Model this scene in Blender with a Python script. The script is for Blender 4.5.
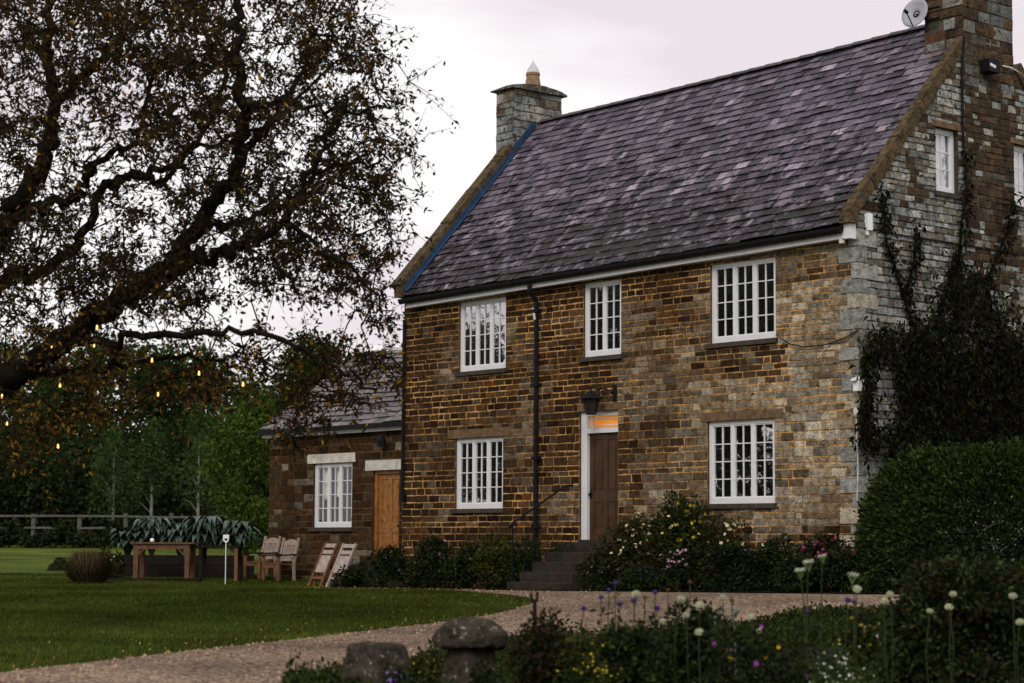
import bpy, math, random
import numpy as np
from mathutils import Vector, Matrix
from mathutils.geometry import delaunay_2d_cdt
random.seed(7); rng = np.random.default_rng(7)
for o in list(bpy.data.objects): bpy.data.objects.remove(o)
scene = bpy.context.scene
COL = scene.collection
R = math.radians

# ---------------------------------------------------------------- camera
EYE = np.array([21.902, -26.404, 0.9])
PITCH, ROLL, YAW, FPX = R(5.5036), R(-0.27548), R(49.1289), 2084.98
FW0 = np.array([-math.sin(YAW), math.cos(YAW), 0.0]); RT = np.array([math.cos(YAW), math.sin(YAW), 0.0]); UP = np.array([0, 0, 1.0])
CF = math.cos(PITCH)*FW0 + math.sin(PITCH)*UP; CU = -math.sin(PITCH)*FW0 + math.cos(PITCH)*UP
CR = math.cos(ROLL)*RT - math.sin(ROLL)*CU; CUP = math.sin(ROLL)*RT + math.cos(ROLL)*CU
cam = bpy.data.cameras.new('camera'); camo = bpy.data.objects.new('camera', cam); COL.objects.link(camo)
m = Matrix.Identity(4)
for i in range(3):
    m[i][0] = CR[i]; m[i][1] = CUP[i]; m[i][2] = -CF[i]; m[i][3] = EYE[i]
camo.matrix_world = m
cam.sensor_width = 36; cam.lens = FPX/1024*36; cam.shift_x = -0.8/1024; cam.shift_y = 1.6/1024
cam.clip_end = 2000; cam.clip_start = .1
cam.dof.use_dof = True; cam.dof.focus_distance = 37; cam.dof.aperture_fstop = 2.2
scene.camera = camo

# ---------------------------------------------------------------- sky and sun
SUN_EL, SUN_AZ = R(36), R(143)      # azimuth clockwise from +Y; an overcast, very soft sun behind the camera's right
w = bpy.data.worlds.new('World'); scene.world = w; w.use_nodes = True
nt = w.node_tree; N = nt.nodes; Lk = nt.links
for n in list(N): N.remove(n)
out = N.new('ShaderNodeOutputWorld'); bg = N.new('ShaderNodeBackground'); bg.inputs[1].default_value = 0.1
sky = N.new('ShaderNodeTexSky'); sky.sky_type = 'NISHITA'; sky.sun_disc = False; sky.sun_elevation = SUN_EL; sky.sun_rotation = SUN_AZ
tc = N.new('ShaderNodeTexCoord'); mp = N.new('ShaderNodeMapping'); mp.inputs['Scale'].default_value = (2.2, 2.2, 7.5); mp.inputs['Location'].default_value = (.3, .9, .15)
no = N.new('ShaderNodeTexNoise'); no.inputs['Scale'].default_value = 1.7; no.inputs['Detail'].default_value = 5; no.inputs['Roughness'].default_value = .5
rp = N.new('ShaderNodeValToRGB'); rp.color_ramp.elements[0].position = .40; rp.color_ramp.elements[1].position = .54
rp.color_ramp.elements[0].color = (7.1, 6.4, 6.65, 1); rp.color_ramp.elements[1].color = (8.75, 8.45, 8.4, 1)
mx = N.new('ShaderNodeMix'); mx.data_type = 'RGBA'; mx.inputs[0].default_value = .94
Lk.new(tc.outputs['Generated'], mp.inputs[0]); Lk.new(mp.outputs[0], no.inputs['Vector']); Lk.new(no.outputs['Fac'], rp.inputs[0])
Lk.new(sky.outputs[0], mx.inputs[6]); Lk.new(rp.outputs[0], mx.inputs[7]); Lk.new(mx.outputs[2], bg.inputs[0]); Lk.new(bg.outputs[0], out.inputs[0])
sl = bpy.data.lights.new('sun', 'SUN'); sl.energy = 1.4; sl.angle = R(24); sl.color = (1, .93, .84)
so = bpy.data.objects.new('sun', sl); COL.objects.link(so)
sd = Vector((math.sin(SUN_AZ)*math.cos(SUN_EL), math.cos(SUN_AZ)*math.cos(SUN_EL), math.sin(SUN_EL)))
so.rotation_euler = sd.to_track_quat('Z', 'Y').to_euler(); so.location = (0, -30, 40)
vs = scene.view_settings; vs.view_transform = 'Standard'; vs.look = 'None'; vs.exposure = 0.3; vs.gamma = 1
scene.render.engine = 'CYCLES'

# ---------------------------------------------------------------- measuring helpers
def ray(px, py): return CF + CR*(px-512.8)/FPX - CUP*(py-343.1)/FPX
def at(px, py, dep): return EYE + ray(px, py)*dep
def on_y(px, py, y):
    d = ray(px, py); return EYE + d*(y-EYE[1])/d[1]
def on_x(px, py, x):
    d = ray(px, py); return EYE + d*(x-EYE[0])/d[0]
SX = [-60, 0, 16, 30, 35, 42, 50, 80, 130, 600]; SZ = [-.8, -.7, -.4, -.12, 0.0, .06, .2, .72, .9, .9]
def sstep(a, b, v):
    t = min(1, max(0, (v-a)/(b-a))); return t*t*(3-2*t)
def gz(x, y):
    s = (x-EYE[0])*FW0[0] + (y-EYE[1])*FW0[1]
    base = float(np.interp(s, SX, SZ))
    pad = .066 + .0125*(min(3, max(-14, x))+6)
    k = sstep(-6, -2.2, y)*(1-sstep(7, 10, y))*sstep(-17, -13, x)*(1-sstep(4, 9, x))
    return base*(1-k) + pad*k
def ground(px, py):
    d = ray(px, py); t = 8.0
    while t < 150:
        P = EYE + d*t
        if P[2] < gz(P[0], P[1]): return P
        t += .05
    return EYE + d*150
def gnd(px, dep):               # a spot on the ground in that direction at that depth
    P = EYE + ray(px, 541)*dep; return np.array([P[0], P[1], gz(P[0], P[1])])

# ---------------------------------------------------------------- materials
def nodemat(name):
    mt = bpy.data.materials.new(name); mt.use_nodes = True
    return mt, mt.node_tree.nodes, mt.node_tree.links, mt.node_tree.nodes['Principled BSDF']
def mat(name, color=None, rough=.8, nscale=6, namt=.35, bump=0, bscale=40, spec=.3, metal=0, patch=None, patch_scale=2, patch_at=.55, patch_w=.08, detail=6, gain=1):
    """colour (or the 'Col' face attribute) varied by noise, an optional second colour in patches, an optional bump"""
    mt, n, l, p = nodemat(name)
    p.inputs['Roughness'].default_value = rough; p.inputs['Specular IOR Level'].default_value = spec; p.inputs['Metallic'].default_value = metal
    t = n.new('ShaderNodeTexCoord')
    nz = n.new('ShaderNodeTexNoise'); nz.inputs['Scale'].default_value = nscale; nz.inputs['Detail'].default_value = detail; nz.inputs['Roughness'].default_value = .62
    l.new(t.outputs['Object'], nz.inputs['Vector'])
    mr = n.new('ShaderNodeMapRange'); mr.inputs['From Min'].default_value = .3; mr.inputs['From Max'].default_value = .7
    mr.inputs['To Min'].default_value = (1-namt)*gain; mr.inputs['To Max'].default_value = (1+namt)*gain
    l.new(nz.outputs['Fac'], mr.inputs['Value'])
    if color is None:
        a = n.new('ShaderNodeAttribute'); a.attribute_name = 'Col'; src = a.outputs['Color']
    else:
        c = n.new('ShaderNodeRGB'); c.outputs[0].default_value = (*color, 1); src = c.outputs[0]
    if patch:
        pz = n.new('ShaderNodeTexNoise'); pz.inputs['Scale'].default_value = patch_scale; pz.inputs['Detail'].default_value = 8; pz.inputs['Roughness'].default_value = .7
        l.new(t.outputs['Object'], pz.inputs['Vector'])
        pr = n.new('ShaderNodeMapRange'); pr.inputs['From Min'].default_value = patch_at; pr.inputs['From Max'].default_value = patch_at+patch_w
        l.new(pz.outputs['Fac'], pr.inputs['Value'])
        pm = n.new('ShaderNodeMix'); pm.data_type = 'RGBA'; l.new(pr.outputs[0], pm.inputs[0]); l.new(src, pm.inputs[6]); pm.inputs[7].default_value = (*patch, 1)
        src = pm.outputs[2]
    vm = n.new('ShaderNodeVectorMath'); vm.operation = 'SCALE'; l.new(src, vm.inputs[0]); l.new(mr.outputs[0], vm.inputs['Scale'])
    l.new(vm.outputs[0], p.inputs['Base Color'])
    if bump:
        bz = n.new('ShaderNodeTexNoise'); bz.inputs['Scale'].default_value = bscale; bz.inputs['Detail'].default_value = 6; l.new(t.outputs['Object'], bz.inputs['Vector'])
        b = n.new('ShaderNodeBump'); b.inputs['Strength'].default_value = bump; b.inputs['Distance'].default_value = .03
        l.new(bz.outputs['Fac'], b.inputs['Height']); l.new(b.outputs[0], p.inputs['Normal'])
    return mt
def emit(name, color, s):
    mt, n, l, p = nodemat(name); p.inputs['Base Color'].default_value = (*color, 1)
    p.inputs['Emission Color'].default_value = (*color, 1); p.inputs['Emission Strength'].default_value = s; return mt
def glass(name, clear=.0, dark=(.006, .007, .008), refl=.55):
    mt, n, l, p = nodemat(name); o = n['Material Output']
    p.inputs['Base Color'].default_value = (*dark, 1); p.inputs['Roughness'].default_value = .2
    g = n.new('ShaderNodeBsdfGlossy'); g.inputs['Roughness'].default_value = .015; g.inputs['Color'].default_value = (.92, .94, .96, 1)
    t = n.new('ShaderNodeTexCoord'); z = n.new('ShaderNodeTexNoise'); z.inputs['Scale'].default_value = 1.6; l.new(t.outputs['Object'], z.inputs['Vector'])
    b = n.new('ShaderNodeBump'); b.inputs['Strength'].default_value = .12; b.inputs['Distance'].default_value = .02; l.new(z.outputs['Fac'], b.inputs['Height']); l.new(b.outputs[0], g.inputs['Normal'])
    tr = n.new('ShaderNodeBsdfTransparent'); m1 = n.new('ShaderNodeMixShader'); m1.inputs[0].default_value = clear
    l.new(p.outputs[0], m1.inputs[1]); l.new(tr.outputs[0], m1.inputs[2])
    m2 = n.new('ShaderNodeMixShader'); m2.inputs[0].default_value = refl; l.new(m1.outputs[0], m2.inputs[1]); l.new(g.outputs[0], m2.inputs[2])
    l.new(m2.outputs[0], o.inputs['Surface']); return mt
M = {}
M['front_stone'] = mat('coursed_ironstone', rough=.95, nscale=9, namt=.6, bump=1, bscale=30, spec=.08, patch=(.035, .024, .016), patch_scale=11, patch_at=.565, patch_w=.08)
M['gable_stone'] = mat('weathered_gable_stone', rough=.95, nscale=8, namt=.55, bump=1, bscale=26, spec=.08, patch=(.045, .034, .024), patch_scale=7, patch_at=.54, patch_w=.08)
M['dress'] = mat('dressed_stone', rough=.95, nscale=9, namt=.5, bump=1, bscale=28, patch=(.05, .045, .035), patch_scale=8, patch_at=.555, patch_w=.1, spec=.08)
def slate_material():
    mt = mat('roof_slate', rough=.6, nscale=9, namt=.4, bump=.6, bscale=24, spec=.25); n = mt.node_tree.nodes; l = mt.node_tree.links; p = n['Principled BSDF']
    src = p.inputs['Base Color'].links[0].from_socket
    t = n.new('ShaderNodeTexCoord'); z = n.new('ShaderNodeTexNoise'); z.inputs['Scale'].default_value = 3.4; z.inputs['Detail'].default_value = 8; z.inputs['Roughness'].default_value = .7; l.new(t.outputs['Object'], z.inputs['Vector'])
    sp = n.new('ShaderNodeSeparateXYZ'); l.new(t.outputs['Object'], sp.inputs[0])
    hm = n.new('ShaderNodeMapRange'); hm.inputs['From Min'].default_value = 6; hm.inputs['From Max'].default_value = 9.6; hm.inputs['To Min'].default_value = .115; hm.inputs['To Max'].default_value = -.06; l.new(sp.outputs['Z'], hm.inputs['Value'])
    ad = n.new('ShaderNodeMath'); l.new(z.outputs['Fac'], ad.inputs[0]); l.new(hm.outputs[0], ad.inputs[1])
    mr = n.new('ShaderNodeMapRange'); mr.inputs['From Min'].default_value = .53; mr.inputs['From Max'].default_value = .60; l.new(ad.outputs[0], mr.inputs['Value'])
    mx = n.new('ShaderNodeMix'); mx.data_type = 'RGBA'; l.new(mr.outputs[0], mx.inputs[0]); l.new(src, mx.inputs[6]); mx.inputs[7].default_value = (.016, .013, .014, 1); l.new(mx.outputs[2], p.inputs['Base Color'])
    return mt
M['slate'] = slate_material()
M['wing_slate'] = mat('wing_slate', rough=.6, nscale=5, namt=.35, bump=.35, bscale=22, spec=.4, patch=(.03, .026, .026), patch_scale=3, patch_at=.57, patch_w=.06)
M['coping'] = mat('lichened_coping', (.085, .06, .033), rough=1, nscale=9, namt=.7, bump=1, bscale=26, patch=(.05, .045, .036), patch_scale=7, patch_at=.5, patch_w=.12, spec=.05)
M['dark_stone'] = mat('dark_mossy_stone', (.038, .032, .024), rough=1, nscale=9, namt=.7, bump=1, bscale=26, patch=(.20, .20, .16), patch_scale=16, patch_at=.585, patch_w=.06, spec=.05)
M['lead'] = mat('lead_flashing', (.022, .055, .115), rough=.5, nscale=4, namt=.3, metal=.2)
M['white'] = mat('white_paint', (.66, .665, .69), rough=.5, nscale=3, namt=.05, bump=.1, bscale=30)
M['cream'] = mat('stained_white_lintel', (.52, .49, .44), rough=.85, nscale=6, namt=.3, bump=.3)
M['sill'] = mat('dark_sill', (.045, .038, .03), rough=.9, nscale=8, namt=.4, bump=.4)
M['timber_lintel'] = mat('weathered_timber_lintel', (.13, .08, .04), rough=.9, nscale=10, namt=.5, bump=.4)
M['black'] = mat('black_iron', (.008, .008, .010), rough=.6, nscale=6, namt=.3, spec=.12)
M['cable'] = mat('black_cable', (.012, .011, .011), rough=.8, spec=.1)
M['pane'] = glass('window_glass'); M['clear_pane'] = glass('curtained_window_glass', clear=1, refl=.1); M['sky_pane'] = glass('gable_window_glass', clear=1, refl=.3)
M['room'] = mat('dark_room', (.02, .018, .016), rough=1)
M['curtain'] = mat('curtain_cloth', (.62, .58, .5), rough=1, nscale=3, namt=.2)
M['blind'] = mat('white_blind', (.75, .78, .8), rough=.9, nscale=2, namt=.08)
M['brown_door'] = mat('dark_brown_door', (.055, .027, .012), rough=.5, nscale=4, namt=.35, bump=.15)
M['oak_door'] = mat('varnished_oak', (.26, .11, .028), rough=.45, nscale=9, namt=.5, bump=.2, bscale=18)
M['orange_glow'] = emit('lit_transom', (.58, .20, .02), .5)
M['brick_patch'] = mat('red_brick_patch', (.085, .034, .022), rough=.95, nscale=10, namt=.5, bump=.6)
M['terracotta'] = mat('chimney_pot_clay', (.24, .15, .09), rough=.9, nscale=6, namt=.35, bump=.3)
M['pale_metal'] = mat('pale_metal', (.5, .5, .52), rough=.45, nscale=4, namt=.1)
M['dish'] = mat('dish_grey', (.30, .31, .34), rough=.5, nscale=3, namt=.1)
M['plastic'] = mat('white_plastic', (.75, .77, .8), rough=.4, nscale=3, namt=.04)
M['teak'] = mat('weathered_teak', (.26, .20, .165), rough=.75, nscale=12, namt=.35, bump=.2)
M['warm_teak'] = mat('warm_teak', (.15, .072, .033), rough=.7, nscale=12, namt=.4, bump=.2)
M['pale_teak'] = mat('pale_teak', (.36, .30, .27), rough=.75, nscale=12, namt=.3, bump=.2)
M['table_wood'] = mat('garden_table_wood', (.105, .053, .026), rough=.75, nscale=10, namt=.4, bump=.2)
M['dark_wood'] = mat('near_black_wood', (.013, .010, .008), rough=.9, nscale=10, namt=.4, spec=.1)  # near-black brown wood, varied by noise
M['fence_wood'] = mat('grey_fence_wood', (.085, .08, .071), rough=.9, nscale=8, namt=.4, bump=.3)
M['bark'] = mat('dark_bark', (.011, .009, .007), rough=1, nscale=9, namt=.5, bump=1, bscale=14, spec=.02)
M['pale_bark'] = mat('pale_birch_bark', (.17, .17, .145), rough=.9, nscale=6, namt=.5)
M['leaf'] = mat('leaves', rough=.9, nscale=3, namt=.3, spec=.03, detail=2, gain=.62)
def thin_leaf(name, gain, through, tint):
    mt = mat(name, rough=.8, nscale=3, namt=.3, spec=.05, detail=2, gain=gain); n = mt.node_tree.nodes; l = mt.node_tree.links; p = n['Principled BSDF']
    t = n.new('ShaderNodeBsdfTranslucent'); m1 = n.new('ShaderNodeMixShader'); m1.inputs[0].default_value = through
    v = n.new('ShaderNodeVectorMath'); v.operation = 'MULTIPLY'; l.new(p.inputs['Base Color'].links[0].from_socket, v.inputs[0]); v.inputs[1].default_value = tint
    l.new(v.outputs[0], t.inputs['Color']); l.new(p.outputs[0], m1.inputs[1]); l.new(t.outputs[0], m1.inputs[2]); l.new(m1.outputs[0], n['Material Output'].inputs['Surface']); return mt
M['tree_leaf'] = thin_leaf('brown_bulb_tinted_leaves', .8, .45, (2.2, 1.7, 1.2)); M['green_leaf'] = thin_leaf('backlit_green_leaves', .85, .4, (1.6, 1.9, 1.0))
M['glossleaf'] = mat('glossy_leaves', rough=.45, nscale=3, namt=.25, spec=.3, detail=2)
M['petal'] = mat('petals', rough=.8, nscale=6, namt=.1, spec=.1, detail=2)
M['stem'] = mat('green_stem', (.028, .038, .014), rough=.9, spec=.05)
M['grassblade'] = mat('grass_blades', rough=.9, nscale=.5, namt=.55, spec=.03, detail=4, gain=.82)  # gain lowered: the big tree's shade on the lawn put into colour
M['bulb'] = emit('warm_bulb', (1, .46, .11), 2.4)
M['lawn'] = mat('lawn_turf', (.050, .070, .009), rough=1, nscale=.35, namt=.55, bump=.8, bscale=30, patch=(.135, .135, .020), patch_scale=.16, patch_at=.5, patch_w=.25, spec=.05)
M['soil'] = mat('bed_soil', (.016, .013, .009), rough=1, nscale=4, namt=.5, bump=1, bscale=20, spec=.05)
M['steps'] = mat('worn_step_stone', (.032, .024, .017), rough=.9, nscale=5, namt=.5, bump=.6, bscale=24, patch=(.15, .12, .09), patch_scale=6, patch_at=.64, patch_w=.1)
def gravel():
    mt, n, l, p = nodemat('gravel'); p.inputs['Roughness'].default_value = .95; p.inputs['Specular IOR Level'].default_value = .1
    t = n.new('ShaderNodeTexCoord'); v = n.new('ShaderNodeTexVoronoi'); v.inputs['Scale'].default_value = 32; l.new(t.outputs['Object'], v.inputs['Vector'])
    r = n.new('ShaderNodeValToRGB'); e = r.color_ramp.elements; e[0].color = (.07, .048, .032, 1); e[1].color = (.48, .36, .26, 1)
    q = e.new(.5); q.color = (.225, .158, .112, 1)
    sp = n.new('ShaderNodeSeparateColor'); l.new(v.outputs['Color'], sp.inputs[0]); l.new(sp.outputs[0], r.inputs[0])
    z = n.new('ShaderNodeTexNoise'); z.inputs['Scale'].default_value = .5; z.inputs['Detail'].default_value = 5; l.new(t.outputs['Object'], z.inputs['Vector'])
    mr = n.new('ShaderNodeMapRange'); mr.inputs['From Min'].default_value = .3; mr.inputs['From Max'].default_value = .7; mr.inputs['To Min'].default_value = .5; mr.inputs['To Max'].default_value = 1.2; l.new(z.outputs['Fac'], mr.inputs['Value'])
    vm = n.new('ShaderNodeVectorMath'); vm.operation = 'SCALE'; l.new(r.outputs[0], vm.inputs[0]); l.new(mr.outputs[0], vm.inputs['Scale']); l.new(vm.outputs[0], p.inputs['Base Color'])
    b = n.new('ShaderNodeBump'); b.inputs['Strength'].default_value = 1; b.inputs['Distance'].default_value = .03; b.invert = True; l.new(v.outputs['Distance'], b.inputs['Height']); l.new(b.outputs[0], p.inputs['Normal'])
    return mt
M['gravel'] = gravel()

# ---------------------------------------------------------------- mesh building
def make_mesh(name, V, F, material, cols=None, smooth=False):
    me = bpy.data.meshes.new(name)
    me.from_pydata([tuple(v) for v in V], [], F)
    if cols is not None:
        a = me.attributes.new('Col', 'FLOAT_COLOR', 'FACE')
        c = np.ones((len(F), 4), np.float32); c[:, :3] = np.asarray(cols, np.float32).reshape(-1, 3); a.data.foreach_set('color', c.ravel())
    if smooth: me.polygons.foreach_set('use_smooth', [True]*len(F))
    me.materials.append(material); me.update(); return me
def quad_mesh(name, V, k, material, cols):
    """V (n*k,3): n polygons of k corners each, cols (n,3)"""
    me = bpy.data.meshes.new(name); n = len(V)//k
    me.vertices.add(n*k); me.vertices.foreach_set('co', np.asarray(V, np.float32).ravel())
    me.loops.add(n*k); me.loops.foreach_set('vertex_index', np.arange(n*k, dtype=np.int32))
    me.polygons.add(n); me.polygons.foreach_set('loop_start', np.arange(0, n*k, k, dtype=np.int32))
    me.update(calc_edges=True)
    a = me.attributes.new('Col', 'FLOAT_COLOR', 'FACE'); c = np.ones((n, 4), np.float32); c[:, :3] = cols; a.data.foreach_set('color', c.ravel())
    me.materials.append(material); return me
def wloc(o):
    return np.array(o.location) if o else np.zeros(3)
class MB:
    def __init__(s): s.V = []; s.F = []; s.C = []
    def add(s, vs, fs, col=(1, 1, 1)):
        b = len(s.V); s.V += [tuple(map(float, v)) for v in vs]; s.F += [tuple(i+b for i in f) for f in fs]; s.C += [col]*len(fs); return s
    def hexa(s, p, col=(1, 1, 1)):          # p: 4 bottom, 4 top
        return s.add(p, [(3, 2, 1, 0), (4, 5, 6, 7), (0, 1, 5, 4), (1, 2, 6, 5), (2, 3, 7, 6), (3, 0, 4, 7)], col)
    def box(s, x0, x1, y0, y1, z0, z1, col=(1, 1, 1)):
        return s.hexa([(x0, y0, z0), (x1, y0, z0), (x1, y1, z0), (x0, y1, z0), (x0, y0, z1), (x1, y0, z1), (x1, y1, z1), (x0, y1, z1)], col)
    def ub(s, mp, u0, u1, z0, z1, d0, d1, col=(1, 1, 1)):   # box in wall coordinates (along, up, outward)
        return s.hexa([mp(u0, z0, d1), mp(u1, z0, d1), mp(u1, z0, d0), mp(u0, z0, d0), mp(u0, z1, d1), mp(u1, z1, d1), mp(u1, z1, d0), mp(u0, z1, d0)], col)
    def quad(s, a, b, c, d, col=(1, 1, 1)): return s.add([a, b, c, d], [(0, 1, 2, 3)], col)
    def tube(s, pts, rad, n=6, col=(1, 1, 1), cap=True):
        pts = [np.asarray(p, float) for p in pts]; k = len(pts)
        if np.isscalar(rad): rad = [rad]*k
        vs = []; ref = None
        for i, p in enumerate(pts):
            t = pts[min(i+1, k-1)] - pts[max(i-1, 0)]; t = t/(np.linalg.norm(t)+1e-9)
            if ref is None: ref = np.array([0, 0, 1.]) if abs(t[2]) < .9 else np.array([1., 0, 0])
            a = np.cross(t, ref); a /= np.linalg.norm(a)+1e-9; b = np.cross(a, t); ref = b
            for j in range(n):
                th = 2*math.pi*j/n; vs.append(p + rad[i]*(math.cos(th)*a + math.sin(th)*b))
        fs = [(i*n+j, i*n+(j+1) % n, (i+1)*n+(j+1) % n, (i+1)*n+j) for i in range(k-1) for j in range(n)]
        if cap: fs += [tuple(range(n-1, -1, -1)), tuple((k-1)*n+j for j in range(n))]
        return s.add(vs, fs, col)
    def bar(s, a, b, w, h, up=(0, 0, 1), col=(1, 1, 1)):     # rectangular bar
        a = np.array(a, float); b = np.array(b, float); t = b-a; t /= np.linalg.norm(t); x = np.cross(t, up); x /= np.linalg.norm(x)+1e-9; y = np.cross(x, t)
        p = [q + sx*x*w/2 + sy*y*h/2 for q in (a, b) for sx, sy in ((-1, -1), (1, -1), (1, 1), (-1, 1))]
        return s.hexa(p, col)
    def lathe(s, prof, n=20, c=(0, 0, 0), col=(1, 1, 1), jit=0, sq=0):
        vs = []
        for r, z in prof:
            for j in range(n):
                th = 2*math.pi*j/n; q = r
                if sq: q = r*((abs(math.cos(th))**4 + abs(math.sin(th))**4)**-.25*sq + 1-sq)
                q *= 1 + random.uniform(-jit, jit); vs.append((c[0]+q*math.cos(th), c[1]+q*math.sin(th), c[2]+z + random.uniform(-jit, jit)*r*.4))
        k = len(prof); fs = [(i*n+j, i*n+(j+1) % n, (i+1)*n+(j+1) % n, (i+1)*n+j) for i in range(k-1) for j in range(n)]
        fs += [tuple(range(n-1, -1, -1)), tuple((k-1)*n+j for j in range(n))]
        return s.add(vs, fs, col)
    def build(s, name, material, parent=None, local=False, smooth=False, loc=None):
        off = np.zeros(3) if local else (wloc_all(parent) if parent else (np.array(loc) if loc is not None else np.zeros(3)))
        me = make_mesh(name, np.array(s.V) - off, s.F, material, s.C, smooth)
        o = bpy.data.objects.new(name, me); COL.objects.link(o); o.parent = parent
        if loc is not None and not parent: o.location = loc
        return o
def wloc_all(o):
    p = np.zeros(3)
    while o: p += np.array(o.location); o = o.parent
    return p
def mesh_obj(name, me, parent=None, loc=None):
    o = bpy.data.objects.new(name, me); COL.objects.link(o); o.parent = parent
    if loc is not None: o.location = loc
    return o
def tag(o, label=None, cat=None, group=None, kind=None):
    if label: o['label'] = label
    if cat: o['category'] = cat
    if group: o['group'] = group
    if kind: o['kind'] = kind
    return o
def thing(name, label, cat, loc=(0, 0, 0), rz=0, group=None):
    o = bpy.data.objects.new(name, None); COL.objects.link(o); o.location = loc; o.rotation_euler = (0, 0, rz); o.empty_display_size = .2
    return tag(o, label, cat, group)
def copy_tree(o, parent=None):
    c = o.copy(); COL.objects.link(c); c.parent = parent
    for ch in list(o.children): copy_tree(ch, c)
    return c

# ---------------------------------------------------------------- leaves
def unit(a): return a/(np.linalg.norm(a, axis=1, keepdims=True)+1e-9)
def leaf_mesh(name, P, size, cols, material, aspect=.45, droop=.3, k=4, dirs=None):
    n = len(P); d = rng.normal(size=(n, 3)); d[:, 2] -= droop*1.5
    if dirs is not None: d = d*.45 + dirs
    d = unit(d); r = unit(np.cross(d, rng.normal(size=(n, 3)))); sz = (size*rng.uniform(.65, 1.3, n))[:, None]
    nn = np.cross(d, r)
    b = P; t = P + d*sz; mid = P + d*sz*.45 + nn*sz*.08
    V = np.stack([b, mid + r*sz*aspect*.5, t, mid - r*sz*aspect*.5], 1).reshape(-1, 3)
    return quad_mesh(name, V, 4, material, cols)
def palette(n, cs, wts=None, var=.3):
    cs = np.array(cs, float); i = rng.choice(len(cs), n, p=wts); c = cs[i]*(1 + rng.uniform(-var, var, (n, 1))); return np.clip(c, 0, 1)
def clump_points(n, blobs, shell=.55):
    """points spread through a set of (centre, radii) lumps, denser towards their surface"""
    vol = np.array([b[1][0]*b[1][1]*b[1][2] for b in blobs])**.7; pr = vol/vol.sum()
    i = rng.choice(len(blobs), n, p=pr); d = unit(rng.normal(size=(n, 3))); r = (shell + (1-shell)*rng.uniform(0, 1, n))[:, None]*rng.uniform(.75, 1.1, (n, 1))
    c = np.array([b[0] for b in blobs])[i]; q = np.array([b[1] for b in blobs])[i]
    return c + d*r*q, d

DARK = [(.016, .024, .008), (.026, .038, .012), (.04, .055, .018)]
MID = [(.03, .055, .014), (.05, .085, .022), (.075, .11, .03)]
FL = {}
def flower_mesh(key, color, size, petals=5, center=(.5, .35, .05), cup=.25):
    if key in FL: return FL[key]
    b = MB()
    for j in range(petals):
        a = 2*math.pi*j/petals; w = math.pi/petals*.95
        b.add([(0, 0, 0), (size*.75*math.cos(a-w), size*.75*math.sin(a-w), size*cup), (size*math.cos(a), size*math.sin(a), size*cup*1.2), (size*.75*math.cos(a+w), size*.75*math.sin(a+w), size*cup)], [(0, 1, 2, 3)], color)
    b.lathe([(size*.22, size*.06), (size*.12, size*.2)], 6, col=center)
    FL[key] = make_mesh('flower', b.V, b.F, M['petal'], b.C); return FL[key]
def put_flower(me, parent, P, toward=None, name='flower'):
    o = mesh_obj(name, me, parent); o.location = P
    d = Vector(rng.normal(size=3)) * .5 + Vector((EYE[0]-0, EYE[1], 3)).normalized()*.9 + Vector((0, 0, .4))
    o.rotation_euler = d.to_track_quat('Z', 'Y').to_euler(); s = random.uniform(.75, 1.2); o.scale = (s, s, s); return o
def shrub(name, label, cat, c, rx, ry, h, n, size, cols, wts=None, flowers=None, group=None, nb=14, aspect=.5, droop=.3, material='leaf', stems=7, part='foliage', flower_lo=.35, bottom=0.05):
    """a bushy plant: stems + foliage + each flower"""
    root = thing(name, label, cat, tuple(c), 0, group)
    blobs = []
    for i in range(nb):
        a = rng.uniform(0, 2*math.pi); q = rng.uniform(0, 1)**.5*.72; z = rng.uniform(bottom, 1)
        sh = math.sqrt(max(.1, 1-(z*.85)**2)); s = rng.uniform(.28, .5)
        blobs.append(((math.cos(a)*q*rx*sh, math.sin(a)*q*ry*sh, z*h*.8), (rx*s, ry*s, h*s*.62)))
    P, d = clump_points(n, blobs); P[:, 2] = np.abs(P[:, 2])+.01
    mesh_obj(part, leaf_mesh(part, P, size, palette(n, cols, wts), M[material], aspect, droop, dirs=d*.8), root)
    b = MB()
    for i in range(stems):
        bl = blobs[i % nb]; e = np.array(bl[0]); s0 = np.array([e[0]*.15, e[1]*.15, -.05])
        b.tube([s0, s0*.5+e*.5+np.array([0, 0, .1*h]), e], [.012*max(h, .4), .009*max(h, .4), .004], 5)
    b.build('stem', M['bark'] if h > 1.0 else M['stem'], root, local=True)
    if flowers:
        for key, col, fs, cnt, center in flowers:
            cnt = max(3, int(cnt*.72)); fs *= .82; col = tuple(v*.72 for v in col)
            me = flower_mesh(key, col, fs, center=center)
            view = unit(np.array([[EYE[0]-c[0], EYE[1]-c[1], 0]]))[0]
            cand = P[(P[:, 2] > flower_lo*h) & ((P*view).sum(1) > 0)]
            if len(cand) == 0: cand = P
            for q in cand[rng.choice(len(cand), min(cnt, len(cand)), replace=False)]: put_flower(me, root, tuple(q*1.04))
    return root

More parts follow.
